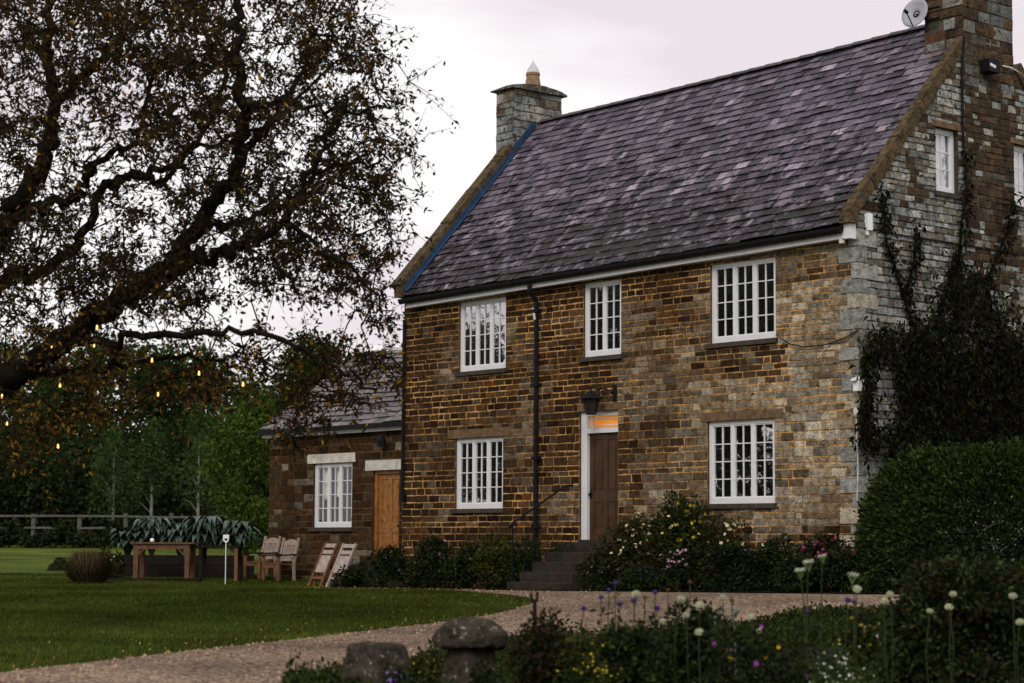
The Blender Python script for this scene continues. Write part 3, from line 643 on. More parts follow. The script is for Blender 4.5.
# --- lantern over the door
ln = thing('wall_lantern', 'black iron bracket lantern over the brown front door', 'lantern', (-6.3, 0, 3.6))
c = on_y(591, 395, -.32)
b = MB(); top = c[2]+.03
b.tube([(-5.72, -.0, top+.02), (-5.95, -.12, top+.10), (c[0]+.15, -.28, top+.06), (c[0], -.32, top+.12), (c[0], -.32, top)], .018, 6)
for k in range(2): b.tube([(-5.95-.18*k+.09*math.cos(t), -.12-.08*k, top-.03+.07*math.sin(t)) for t in np.linspace(0, 5, 10)], .011, 5)
b.box(-5.77, -5.68, -.03, .02, top-.14, top+.16); b.build('bracket', M['black'], ln)
b = MB(); b.lathe([(.24, -.06), (.21, -.03), (.08, .04), (.03, .08)], 6, (c[0], -.32, top-.04)); b.build('lantern_hood', M['black'], ln)
b = MB()
for k in range(6):
    a = math.pi*k/3; b.tube([(c[0]+.16*math.cos(a), -.32+.16*math.sin(a), top-.10), (c[0]+.10*math.cos(a), -.32+.10*math.sin(a), top-.36)], .012, 4)
b.lathe([(.10, -.39), (.10, -.36)], 6, (c[0], -.32, top)); b.build('lantern_cage', M['black'], ln)
b = MB(); b.lathe([(.145, -.11), (.09, -.35)], 6, (c[0], -.32, top)); b.build('lantern_glass', mat('lantern_glass', (.03, .026, .022), rough=.3, spec=.2), ln)

# ================================================================ WING
wing = thing('cottage_wing', 'low single-storey stone wing with slate roof left of the house', 'house', (-15, .3, .05))
WL, WR, WY = -17.33, -12.06, .3
wfront = lambda u, z, d: (u, WY-d, z)
WW = (-15.62, -14.2, 1.24, 2.63); WD = (-13.46, -12.55, .43, 2.43)
wcol = lambda u, z, r: r.choice(BROWN[:2]+[(.045, .028, .015), (.07, .045, .022)]) if r.random() > .10 else tuple(v_*.38 for v_ in r.choice(GREY))
st, mo = stone_wall(wfront, lambda z: WL, lambda z: WR, -.1, 3.36, [WW, WD], wcol, (.13, .068, .026), .12, .19, .2, .48, seed=51)
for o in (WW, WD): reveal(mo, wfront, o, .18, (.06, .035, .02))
mo.add(st.V, st.F); mo.C[-len(st.F):] = st.C
mo.quad((WL, WY, -.1), (WL, 6, -.1), (WL, 6, 3.3), (WL, WY, 3.3), (.05, .03, .02)); mo.add([(WL, WY, 3.3), (WL, 6, 3.3), (WL, 3, 5.35)], [(0, 1, 2)], (.05, .03, .02)); mo.quad((WL, 6, -.1), (WR, 6, -.1), (WR, 6, 3.3), (WL, 6, 3.3), (.05, .03, .02))
mo.build('wing_wall', M['front_stone'], wing)
b = MB(); sw = (5.37-3.40)/(3.0-.12); s2 = math.hypot(1, sw)
def wslate(x, t, r):
    c = r.choice([(.15, .13, .135), (.11, .095, .10), (.19, .165, .165), (.08, .07, .075)]); k = r.uniform(.8, 1.2); return tuple(v*k for v in c)
slate_slope(b, (0, .12, 3.43), -17.52, WR+.0, (0, 1/s2, sw/s2), (0, -sw/s2, 1/s2), 2.88*s2, .23, .24, .42, wslate, 61)
b.quad((-17.45, .15, 3.38), (WR, .15, 3.38), (WR, 3.0, 5.34), (-17.45, 3.0, 5.34), (.03, .03, .03)); b.quad((-17.45, 3, 5.35), (WR, 3, 5.35), (WR, 6.2, 3.3), (-17.45, 6.2, 3.3), (.06, .055, .06))
wr = b.build('roof', M['wing_slate'], wing)
b = MB(); b.tube([(-17.5, 3, 5.40), (WR, 3, 5.40)], .09, 8); b.build('ridge_tiles', M['wing_slate'], wr)
b = MB(); b.box(-17.42, WR-.02, .16, .285, 3.25, 3.335); b.build('fascia', M['white'], wing)
b = MB(); b.box(-17.48, WR-.02, .04, .155, 3.33, 3.415); b.build('gutter', M['black'], wing)
casement(wfront, WW, 3, 4, wing, pane='clear_pane', curtain=[(-15.45, -15.2, 1.85, 2.6, 'curtain'), (-14.95, -14.72, 1.9, 2.6, 'curtain'), (-14.42, -14.25, 1.75, 2.6, 'curtain')], lintel=(.22, .12, .2, 'cream'))
wd = panel_door(wfront, WD[0]+.09, WD[1]-.02, WD[2]+.02, WD[3]-.075, -.10, 'oak_door', wing, WD[1]-.1)
b = MB(); b.ub(wfront, WD[0], WD[0]+.085, WD[2], WD[3], -.15, -.05); b.ub(wfront, WD[1]-.015, WD[1], WD[2], WD[3], -.15, -.06); b.ub(wfront, WD[0]+.085, WD[1]-.015, WD[3]-.07, WD[3], -.15, -.055); b.build('door_frame', M['oak_door'], wd)
b = MB(); b.ub(wfront, WD[0]-.25, WD[1]+.18, WD[3]+.006, WD[3]+.22, -.1, .022); b.build('lintel', M['cream'], wd)
b = MB(); b.ub(wfront, WD[0]-.1, WD[1]+.1, .0, WD[2], -.18, .32); b.build('doorstep', M['steps'], wd)
b = MB(); c = on_y(381, 440, .1); b.lathe([(.09, -.14), (.10, .0), (.05, .08), (.02, .13)], 8, c); b.tube([c+np.array([0, 0, .12]), c+np.array([0, .1, .2]), c+np.array([0, .21, .1])], .015, 5)
tag(b.build('wall_lamp', M['black'], None, loc=c), 'small dark wall lamp beside the oak door of the low wing', 'lamp')

# ================================================================ THINGS FIXED TO THE HOUSE
d = thing('satellite_dish', 'grey satellite dish with mast beside the top chimney stack', 'dish', tuple(on_y(925, 30, 2.9)))
dc = on_y(915, 13, 2.75); ax = unit(np.array([[.12, -.95, .28]]))[0]; e1 = unit(np.cross(ax, [[0, 0, 1]]))[0]; e2 = np.cross(e1, ax)
b = MB(); vs = [dc - ax*.05]; nr = 4; ns = 20
for i in range(1, nr+1):
    for j in range(ns): r_ = .26*i/nr; a = 2*math.pi*j/ns; vs.append(dc + e1*r_*math.cos(a) + e2*r_*math.sin(a)*1.08 + ax*(-.05+.07*(i/nr)**2))
fs = [(0, 1+j, 1+(j+1) % ns) for j in range(ns)] + [(1+i*ns+j, 1+i*ns+(j+1) % ns, 1+(i+1)*ns+(j+1) % ns, 1+(i+1)*ns+j) for i in range(nr-1) for j in range(ns)]
b.add(vs, fs); o = b.build('reflector', M['dish'], d, smooth=True); sm = o.modifiers.new('thickness', 'SOLIDIFY'); sm.thickness = .012
p1 = on_y(926, 26, 2.9); p2 = on_y(926, -8, 2.9)
b = MB(); b.tube([p1-np.array([0, 0, .1]), p2], .022, 8); b.tube([p1+np.array([0, 0, .1]), (p1+np.array([.3, .0, .1]))], .015, 6); b.tube([dc-ax*.04, (dc+p1)/2+np.array([0, 0, .05]), p1+np.array([0, 0, .12])], .02, 6); b.tube([p1+np.array([0, 0, .3]), p1+np.array([.3, 0, .3])], .015, 6); b.build('mast', M['black'], d)
b = MB(); f = dc+ax*.28-e2*.12; b.tube([dc-e2*.26+ax*.01, f], .012, 6); b.tube([f-ax*.04, f+ax*.05], .03, 8); b.build('receiver_arm', M['black'], d)
c = on_x(990, 66, .12); fl_ = thing('floodlight', 'black floodlight high on the gable below the chimney', 'light', tuple(c))
b = MB(); b.box(-.1, .10, -.16, .16, -.12, .10); b.box(-.12, -.09, -.06, .06, -.2, .12); b.build('housing', M['black'], fl_, local=True)
b = MB(); b.hexa([(.104, -.14, -.03), (.104, .02, -.06), (.112, .02, -.04), (.112, -.14, -.005), (.106, -.14, -.0), (.106, .02, -.03), (.114, .02, -.01), (.114, -.14, .02)]); b.build('lens', M['plastic'], fl_, local=True)
b = MB(); b.tube([on_x(1003, 66, .06), on_x(1012, 68, .05), on_x(1020, 73, .04), on_x(1030, 82, .04)], .012, 5); b.build('cable', M['plastic'], fl_)
c = on_x(868, 222, .03); b = MB(); b.box(c[0]-.04, c[0]+.05, c[1]-.06, c[1]+.06, c[2]-.14, c[2]+.14)
b.box(c[0]-.04, c[0]+.02, c[1]-.05, c[1]-.0, c[2]-.22, c[2]-.145); tag(b.build('alarm_sensor', M['plastic'], None, loc=c), 'slim upright white box high on the gable beside the corner', 'sensor')
c = on_x(859, 385, .06); b = MB(); b.box(c[0]-.05, c[0]+.05, c[1]-.09, c[1]+.09, c[2]-.10, c[2]+.10); b.hexa([(c[0]-.04, c[1]-.16, c[2]+.06), (c[0]+.06, c[1]-.16, c[2]+.06), (c[0]+.06, c[1]-.05, c[2]+.09), (c[0]-.04, c[1]-.05, c[2]+.09), (c[0]-.04, c[1]-.16, c[2]+.09), (c[0]+.06, c[1]-.16, c[2]+.09), (c[0]+.06, c[1]-.05, c[2]+.13), (c[0]-.04, c[1]-.05, c[2]+.13)])
tag(b.build('junction_box', M['plastic'], None, loc=c), 'square white box on the house corner amid the climber', 'box')
c = on_x(857, 412, .06); b = MB(); b.lathe([(.03, -.09), (.055, -.06), (.06, .02), (.04, .07)], 10, c); tag(b.build('outdoor_lamp', M['cream'], None, loc=c, smooth=True), 'small round cream lamp on the corner below the white box', 'lamp')
b = MB(); b.tube([on_x(856, 418, .05), on_x(857, 440, .05), on_x(858, 470, .05), on_x(857, 500, .06)], .012, 5); tag(b.build('cable_conduit', M['cream'], None), 'pale vertical cable running down the house corner', 'cable')
b = MB(); b.tube([on_x(px, py, .035) for px, py in ((864, 228), (900, 235), (950, 243), (1000, 251), (1040, 258))], .014, 5); tag(b.build('wall_cable', M['cable'], None), 'black cable pinned straight across the grey gable', 'cable')
b = MB(); b.tube([on_y(px, py, -.05) for px, py in ((779, 337), (790, 344), (805, 347), (825, 345), (845, 338), (858, 330))], .011, 5); tag(b.build('wall_cable', M['cable'], None), 'thin cable sagging on the wall right of the upper window', 'cable')
b = MB(); b.tube([on_x(964, 36, .06), on_x(962, 70, .05), on_x(963, 130, .05), on_x(966, 185, .05), on_x(963, 215, .05)], .026, 7); b.build('vent_pipe', M['black'], house)
b = MB(); b.tube([on_x(963, 220, .05), on_x(963, 275, .05)], .03, 7); b.build('vent_pipe', mat('faded_green_pipe', (.12, .15, .13), rough=.7), house)
c = on_y(536, 313, -.08); b = MB(); b.hexa([c+np.array(q) for q in ((-.03, -.04, -.13), (.03, -.04, -.13), (.03, .04, -.13), (-.03, .04, -.13), (-.05, -.04, .0), (.01, -.04, .0), (.01, .04, .0), (-.05, .04, .0))]); b.bar(c+np.array((-.02, 0, 0)), c+np.array((-.09, 0, .1)), .03, .03)
b.bar(c+np.array((0, 0, 0)), c+np.array((.0, .08, -.04)), .02, .02)
tag(b.build('security_camera', M['pale_metal'], None, loc=c), 'small pale camera bracket beside the top of the downpipe', 'camera')
c = on_y(841, 231, -.22); b = MB(); b.lathe([(.05, -.09), (.055, -.02), (.03, .04)], 10, on_y(842, 238, -.12)); tag(b.build('eaves_lamp', M['cream'], None, loc=c), 'little round lamp under the end of the white eaves', 'lamp')

# ================================================================ TREES
def grow(limbs, targets, seed=1, step=.3):
    """limbs: list of (points, r0, r1). Each target is joined to the nearest wood already there. Returns wood MB"""
    rr = np.random.default_rng(seed); wood = MB()
    nodes = []; 
    for pts, r0, r1 in limbs:
        sm = smooth_line(pts, 7); k = len(sm)
        sm = [p + rr.normal(size=3)*.045 for p in sm]; r0 *= .82; r1 *= .8
        wood.tube(sm, [r0+(r1-r0)*(i/(k-1))**.8 for i in range(k)], 8); nodes += sm
    nodes = np.array(nodes); T = np.array(targets)
    d = np.array([np.min(np.linalg.norm(nodes-t, axis=1)) for t in T]); cnt = 0
    for t in T[np.argsort(d)]:
        dist = np.linalg.norm(nodes-t, axis=1); i = int(np.argmin(dist)); a = nodes[i]; D = dist[i]
        n = max(2, int(D/step)); v = t-a; bend = rr.normal(size=3)*D*.12 + np.array([0, 0, D*.08])
        pts = [a + v*s + bend*math.sin(math.pi*s) + rr.normal(size=3)*.02*D*(0 < s < 1) for s in np.linspace(0, 1, n+1)]
        r0 = min(.05, .006+.012*D); wood.tube(pts, [r0+(.004-r0)*q/n for q in range(n+1)], 5, cap=False)
        nodes = np.vstack([nodes, pts[1:]])
    return wood
TD = 26.0
def A(*q): return [at(px, py, dd) for px, py, dd in q]
tb = gnd(-105, 26.0)
trunk = [tb-np.array([0, 0, .2]), tb+np.array([0, 0, .5])] + A((-100, 500, 26), (-88, 440, 26), (-80, 400, 26))
limbs = [(trunk, .48, .34),
 (A((-80, 400, 26), (-40, 405, 25.7), (0, 385, 25.5), (55, 345, 25.3), (105, 312, 25.2), (150, 283, 25), (180, 255, 24.8), (215, 205, 24.7), (237, 160, 24.6), (240, 110, 24.6), (236, 60, 24.7), (240, 10, 24.9), (250, -60, 25.2)), .24, .05),
 (A((-80, 400, 26), (-50, 320, 26.2), (-10, 250, 26.4), (22, 190, 26.5), (48, 145, 26.6), (54, 105, 26.6), (45, 55, 26.8), (50, 0, 27), (40, -80, 27.2)), .22, .05),
 (A((-60, 340, 26), (-20, 300, 26.5), (20, 275, 27), (60, 262, 27.2), (82, 235, 27.3), (108, 185, 27.5), (150, 172, 27.6), (182, 158, 27.8), (215, 110, 28), (232, 40, 28.1)), .13, .03),
 (A((-20, 258, 26.3), (12, 220, 25.6), (45, 207, 25.3), (76, 194, 25), (90, 172, 24.8), (120, 150, 24.5), (140, 127, 24.3), (155, 60, 24)), .10, .03),
 (A((165, 272, 24.9), (195, 258, 24.5), (222, 254, 24.2), (255, 238, 24), (282, 224, 23.8), (305, 180, 23.7), (325, 140, 23.7), (345, 100, 23.8)), .11, .025),
 (A((205, 222, 24.8), (240, 225, 25.4), (280, 205, 26), (330, 185, 26.4), (370, 150, 26.6)), .07, .02),
 (A((108, 185, 27.5), (130, 180, 26.8), (170, 178, 26.5), (190, 150, 26.3), (260, 130, 26), (330, 70, 25.9)), .07, .02),
 (A((54, 107, 26.6), (90, 70, 26.2), (120, 30, 26), (140, -40, 26)), .08, .03),
 (A((30, 360, 25.4), (90, 345, 24.2), (150, 338, 23.6), (220, 330, 23.2), (290, 342, 23), (340, 368, 23), (372, 392, 23.2)), .075, .018),
 (A((0, 388, 25.5), (60, 372, 26.4), (120, 365, 27), (190, 358, 27.4), (250, 368, 27.6)), .07, .02),
 (A((282, 224, 23.8), (320, 248, 23.6), (360, 280, 23.5), (392, 320, 23.6)), .04, .014),
 (A((237, 160, 24.6), (275, 120, 25), (310, 60, 25.4), (335, 10, 25.8)), .07, .02),
 (A((240, 110, 24.6), (290, 105, 24), (350, 110, 23.8), (400, 105, 23.8)), .05, .015),
 (A((305, 180, 23.7), (350, 165, 24), (400, 160, 24.3)), .04, .012),
 (A((-50, 320, 26.2), (-130, 240, 27), (-220, 180, 28), (-320, 140, 29)), .16, .04),
 (A((-80, 400, 26), (-140, 330, 25), (-230, 260, 24.3), (-330, 220, 24)), .15, .04),
 (A((-10, 250, 26.4), (-60, 160, 25.6), (-110, 60, 25), (-140, -60, 24.6)), .13, .03)]
# crown volume: leaf clusters, thinner outside the outline the crown shows against the sky
OUT = [(-700, -300), (300, -300), (345, -60), (368, 0), (382, 35), (402, 70), (398, 92), (424, 75), (430, 90), (405, 110), (398, 140), (434, 150), (422, 172), (396, 168), (405, 200), (412, 235), (402, 262), (385, 300), (404, 330), (418, 372), (404, 400), (372, 396), (356, 420), (352, 448), (318, 446), (290, 452), (268, 420), (240, 398), (205, 402), (160, 398), (120, 418), (80, 410), (40, 440), (15, 480), (-10, 470), (-60, 440), (-200, 400), (-500, 330), (-700, 200)]
def inside(px, py):
    c = False; j = len(OUT)-1
    for i in range(len(OUT)):
        (xi, yi), (xj, yj) = OUT[i], OUT[j]
        if (yi > py) != (yj > py) and px < (xj-xi)*(py-yi)/(yj-yi)+xi: c = not c
        j = i
    return c
targets = []; pxs = []
while len(targets) < 1750:
    px, py = rng.uniform(-560, 436), rng.uniform(-200, 482)
    if not inside(px+(10 if px > 200 else 0), py): continue
    vis = px > -15 and py > -15
    if not vis and rng.random() > .35: continue
    # three openings where the sky shows through more
    hole = sum(math.exp(-(((px-hx)/sx)**2+((py-hy)/sy)**2)) for hx, hy, sx, sy in ((235, 318, 75, 34), (110, 175, 45, 28), (30, 185, 24, 22), (330, 325, 45, 28), (150, 235, 30, 20), (85, 40, 25, 15)))
    if rng.random() < hole*.85: continue
    if vis and py > 305 and rng.random() < (.46 if px < 255 else .30): continue
    rad = 4.3*math.sqrt(max(.06, 1-((px+60)/500)**2)*max(.12, 1-((py-90)/420)**2))
    targets.append(at(px, py, TD+rng.uniform(-1, 1)*rad)); pxs.append((px, py))
tree = thing('spreading_tree', 'large spreading tree with twisting dark limbs hung with warm bulbs', 'tree', tuple(tb))
wood = grow(limbs, targets, 3)
LP = []; LC = []
for (px, py), t in zip(pxs, targets):
    vis = px > -20 and py > -20; nt_ = int(rng.integers(5, 8)) if vis else 4; s = rng.uniform(.16, .32)
    warm = .06 + .42*sstep(280, 350, py)*(1-.72*sstep(240, 310, px))  # orange share rises low in the crown: bulb glow put into leaf colour
    for q in range(nt_):
        e = t + rng.normal(size=3)*s*np.array([1, 1, .8]) - np.array([0, 0, .06]); md = (t+e)/2 + rng.normal(size=3)*.03 + np.array([0, 0, .03])
        wood.tube([t, md, e], [.006, .004, .002], 3, cap=False)
        n = int(rng.integers(6, 12)*(1.2 if py < 110 else 1)*(1 if vis else .7)); u = rng.uniform(.15, 1.08, n)[:, None]
        LP.append(t*(1-u)**2 + 2*md*u*(1-u) + e*u*u + rng.normal(size=(n, 3))*.028)
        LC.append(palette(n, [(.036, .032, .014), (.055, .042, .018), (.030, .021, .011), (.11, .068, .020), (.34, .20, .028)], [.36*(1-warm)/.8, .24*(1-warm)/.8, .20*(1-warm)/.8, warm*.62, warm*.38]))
wood.build('trunk', M['bark'], tree, smooth=True)
LP = np.vstack(LP); LC = np.vstack(LC)
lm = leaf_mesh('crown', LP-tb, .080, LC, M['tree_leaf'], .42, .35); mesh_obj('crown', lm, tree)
print('tree leaves', len(LP))
# festoon bulbs
sb = [((97, 328), 24.2), ((94, 346), 24.2), ((120, 348), 24.0), ((152, 361), 23.9), ((199, 374), 23.8), ((243, 385), 23.8)]
sb2 = [((60, 386), 24.6), ((2, 397), 24.8), ((7, 424), 24.6), ((18, 447), 24.4), ((58, 447), 24.4), ((52, 347), 24.8), ((158, 395), 24.6)]
bulbmesh = None
def festoon(label, spots):
    global bulbmesh
    P0 = at(*spots[0][0], spots[0][1]); root = thing('string_lights', label, 'string lights', tuple(P0)); pts = []
    for i, ((px, py), dd) in enumerate(spots):
        P = at(px, py, dd)
        if pts: mid = (pts[-1]+P)/2 - np.array([0, 0, .06]); pts.append(mid)
        pts.append(P+np.array([0, 0, .07]))
        if bulbmesh is None:
            b = MB(); b.lathe([(.005, -.016), (.011, -.010), (.0125, 0), (.010, .011), (.007, .034)], 10); bulbmesh = make_mesh('bulb', b.V, b.F, M['bulb'], smooth=True)
            b = MB(); b.lathe([(.013, .038), (.013, .075)], 8); global sockmesh; sockmesh = make_mesh('bulb_socket', b.V, b.F, M['black'])
        bo = mesh_obj('bulb', bulbmesh, root, tuple(P-P0)); mesh_obj('bulb_socket', sockmesh, bo)
    b = MB(); b.tube(smooth_line(pts, 4), .006, 5); b.build('cable', M['cable'], root)
festoon('string of warm bulbs strung to the right under the low limb', sb); festoon('string of warm bulbs hanging at the left edge among low leaves', sb2)

# ---- background trees beyond the fence
def bgtree(name, label, c, rx, h, n, size, cols, wts=None, trunk_h=.3, tr=.16, bark='bark', nb=30, group='trees beyond the fence', low=.10):
    root = thing(name, label, 'tree', tuple(c), 0, group); blobs = []
    for i in range(nb):
        z = rng.uniform(low, 1); a = rng.uniform(0, 6.283); q = rng.uniform(0, 1)**.5*.75*math.sqrt(max(.05, 1-(2*(z-.42))**2 if z > .42 else 1)); s = rng.uniform(.22, .42)
        blobs.append(((math.cos(a)*q*rx, math.sin(a)*q*rx, z*h*.92), (rx*s, rx*s, h*s*.45)))
    P, d = clump_points(n, blobs, .35); mesh_obj('crown', leaf_mesh('crown', P, size, palette(n, cols, wts), M['green_leaf'], .6, .3), root)
    b = MB(); b.tube([(0, 0, -.2), (.05, 0, h*.3), (-.05, .05, h*.6), (0, 0, h*.88)], [tr, tr*.8, tr*.5, tr*.15], 7)
    for i in range(0, nb, 2): e = np.array(blobs[i][0]); s0 = np.array([0, 0, e[2]*.7]); b.tube([s0, (s0+e)/2+np.array([0, 0, .1]), e], [tr*.3, tr*.2, .01], 5, cap=False)
    b.build('trunk', M[bark], root, local=True); return root
BGD = [(.018, .031, .010), (.032, .052, .015), (.052, .080, .024)]; BGM = [(.025, .045, .012), (.04, .068, .018), (.06, .09, .024)]
WOODS = [(-70, 95, 4.5, 9.5), (-15, 98, 4.5, 10), (45, 93, 4.6, 9.6), (100, 96, 4.4, 9.9), (155, 92, 4.2, 9.0), (205, 98, 4.3, 9.2), (265, 96, 4.2, 8.4), (320, 99, 4.4, 9.2), (375, 97, 4.2, 9)]
wl = ['dark broad tree beyond the fence at the far left edge', 'tall dark tree behind the fence under the bulbs', 'dense dark tree above the left fence posts', 'dark tree directly behind the two leftmost saplings', 'shadowy tree behind the middle sapling', 'dark tree behind the tall pale-trunked sapling', 'green tree seen over the wing roof left end', 'tree rising behind the middle of the wing roof', 'tree mostly hidden behind the wing beside the house']
for (px, dd, r_, h_), lb in zip(WOODS, wl): bgtree('woodland_tree', lb, gnd(px, dd), r_, h_, 7000, .26, BGD if px < 240 else BGM)
# a darker understorey behind the fence
for px, dd, r_, h_, lb in ((10, 88, 5.6, 5.4, 'low dark thicket behind the leftmost fence rails'), (110, 88, 5.6, 5.6, 'low dark thicket behind the middle fence posts'), (205, 89, 5.6, 5.6, 'low dark thicket behind the right end of the fence')):
    shrub('thicket', lb, 'shrub', gnd(px, dd), r_, 2.5, h_, 8000, .24, [(.016, .026, .009), (.028, .042, .013), (.04, .058, .018)], nb=34, group='thickets behind the fence', stems=6)
for px, ptop, dd, lb in ((112, 418, 82.5, 'slender pale-trunked sapling above the second fence post'), (150, 420, 82.5, 'slender sapling with leafy crown left of the tall birch'), (197, 405, 82, 'tall slim birch with the palest bare trunk'), (232, 430, 82, 'thin sapling half hidden by the bright green bush')):
    c = gnd(px, dd); h_ = .9-c[2]+(541-ptop)/2085*dd
    bgtree('sapling', lb, c, 1.1, h_, 1700, .16, [(.042, .070, .024), (.03, .05, .017), (.064, .098, .034)], tr=.075, bark='pale_bark', nb=26, group='saplings behind the fence', low=.36)
n = 26000; c0, c1 = gnd(-140, 118), gnd(520, 122); t = rng.uniform(0, 1, n); P = c0+(c1-c0)*t[:, None]+rng.normal(size=(n, 3))*np.array([1.5, 1.5, 0]); P[:, 2] = .9+(6.2+1.6*np.sin(t*31)+1.1*np.sin(t*67+2))*rng.uniform(0, 1, n)**.8
tag(mesh_obj('far_woodland', leaf_mesh('far_woodland', P, .6, palette(n, [(.010, .015, .006), (.018, .028, .010)]), M['leaf'], .7)), 'far dark belt of woodland closing the view behind the trees', 'woodland', kind='stuff')
# bright green tree beside the wing
bgtree('garden_tree', 'bright yellow-green leafy tree just left of the wing', gnd(246, 55), 1.35, 5.0, 9000, .13, [(.05, .085, .016), (.075, .12, .022), (.10, .14, .025), (.03, .05, .012)], tr=.08, nb=26, group=None, low=.1)
bgtree('garden_tree', 'green leafy tree rising behind the wing roof corner', gnd(300, 58), 2.2, 6.4, 9000, .15, [(.035, .06, .014), (.05, .08, .02), (.02, .035, .01)], tr=.1, nb=26, group=None, low=.3)
# trees across the drive, left of the photograph, mirrored in the window panes
proto = None
for i, (x, y, s, rz_) in enumerate(((-33, -19, .70, 0), (-38, -25, .84, 1), (-26, -13, .62, 2), (-45, -30, .84, 3), (-23.5, -17.2, .86, 4.1), (-27, -25, 1.12, 4), (-33, -31, 1.3, 5), (-20, -20.5, 1.12, 2.6), (-25, -31, 1.25, .7), (-15.5, -17.5, .95, 1.7))):
    lbs = 'broad garden tree out of shot, mirrored in the front windows'
    if proto is None: proto = bgtree('drive_tree', lbs, (x, y, gz(x, y)), 3.7, 11.0, 8500, .26, [(.012, .016, .007), (.02, .027, .010)], tr=.22, nb=44, group='trees mirrored in the windows', low=.03); o = proto
    else: o = copy_tree(proto)
    o.location = (x, y, gz(x, y)); o.scale = (s, s, s); o.rotation_euler = (0, 0, rz_)
# ---- fence and hedge
f0, f1 = gnd(-60, 79.5), gnd(262, 80.5)
fn = thing('post_and_rail_fence', 'long grey wooden post and rail fence at the end of the lawn', 'fence', tuple(f0))
nP = 8; fp = [f0+(f1-f0)*(i/(nP-1)) for i in range(nP)]
for p in fp:
    z = gz(p[0], p[1]); b = MB(); hh = 1.26+random.uniform(-.04, .06); b.box(p[0]-.06, p[0]+.06, p[1]-.06, p[1]+.06, z-.1, z+hh); b.build('post', M['fence_wood'], fn)
for hh in (1.16, .72, .34):
    b = MB(); dv = unit((f1-f0)[None])[0]; off = np.array([dv[1], -dv[0], 0])*.1
    pp = [np.array([p[0], p[1], gz(p[0], p[1])+hh+random.uniform(-.02, .02)])+off for p in fp]
    for a, c_ in zip(pp[:-1], pp[1:]): b.bar(a, c_, .04, .075)
    b.build('rail', M['fence_wood'], fn)
h0, h1 = gnd(-60, 77), gnd(262, 77.5); hg = thing('hedge', 'low untidy dark hedge along the front of the rail fence', 'hedge', tuple((h0+h1)/2)); n = 14000
t = rng.uniform(0, 1, n); lump = .62+.24*np.sin(t*37)+.16*np.sin(t*83+1)
P = h0+(h1-h0)*t[:, None]; dv = unit((h1-h0)[None])[0]; P = P+np.array([-dv[1], dv[0], 0])*rng.normal(size=(n, 1))*.35; P[:, 2] = np.array([gz(p[0], p[1]) for p in P[:, :2]])+lump*1.05*np.sqrt(rng.uniform(0, 1, n))
mesh_obj('foliage', leaf_mesh('foliage', P-np.array((h0+h1)/2), .17, palette(n, [(.014, .021, .008), (.024, .034, .012), (.04, .05, .018)]), M['leaf'], .5), hg)

# ================================================================ CLIMBER ON THE GABLE
cl = thing('climbing_plant', 'dark climbing plant sprawling over the gable with long tendrils', 'climber', (.1, 2.2, .2))
b = MB(); P = []
tend = [[(915, 330), (903, 295), (893, 262), (885, 235), (884, 210), (880, 190)], [(905, 300), (912, 270), (915, 250), (916, 226)], [(950, 300), (958, 260), (962, 225), (966, 190), (966, 150)], [(985, 285), (1000, 250), (1008, 225), (1013, 198)], [(935, 330), (948, 285), (953, 255)], [(862, 440), (868, 400), (865, 370), (872, 340), (895, 330)], [(935, 470), (940, 400), (950, 330), (975, 280)], [(1000, 460), (1005, 400), (1000, 340), (985, 285)], [(890, 460), (905, 400), (915, 330)]]
for ti, t in enumerate(tend):
    pts = [np.array(on_x(px, py, .05)) for px, py in t]; sm = smooth_line(pts, 6); b.tube(sm, [.03+( .008-.03)*i/(len(sm)-1) for i in range(len(sm))], 5)
    for q in sm:
        n = 11 if ti < 5 else 12; d_ = rng.normal(size=(n, 3))*np.array([.04, .07, .10]); d_[:, 0] = np.abs(d_[:, 0])+.02; P.append(q+d_)
b.build('stem', M['bark'], cl)
mass = [(876, 345, 14, 16), (900, 352, 26, 18), (930, 335, 26, 22), (955, 300, 26, 30), (975, 285, 18, 24), (990, 320, 26, 30), (1015, 360, 26, 30), (940, 370, 36, 34), (980, 370, 40, 40), (915, 400, 22, 50), (950, 420, 36, 45), (1000, 420, 40, 50), (1040, 400, 40, 60), (868, 372, 9, 20), (866, 410, 8, 26), (870, 435, 12, 20), (900, 440, 24, 22)]
for px, py, sx, sy in mass:
    n = int(sx*sy*(.95 if py > 330 else .6)); xx = rng.normal(px, sx*.55, n); yy = rng.normal(py, sy*.55, n); dd = np.abs(rng.normal(0, .2, n))+.03
    P += [np.array([on_x(x_, y_, d_)]) for x_, y_, d_ in zip(xx, yy, dd)]
P = np.vstack(P); n = len(P)
mesh_obj('foliage', leaf_mesh('foliage', P-np.array(cl.location), .12, palette(n, [(.008, .010, .005), (.013, .017, .007), (.022, .03, .011), (.02, .014, .008)]), M['leaf'], .36, .9), cl)

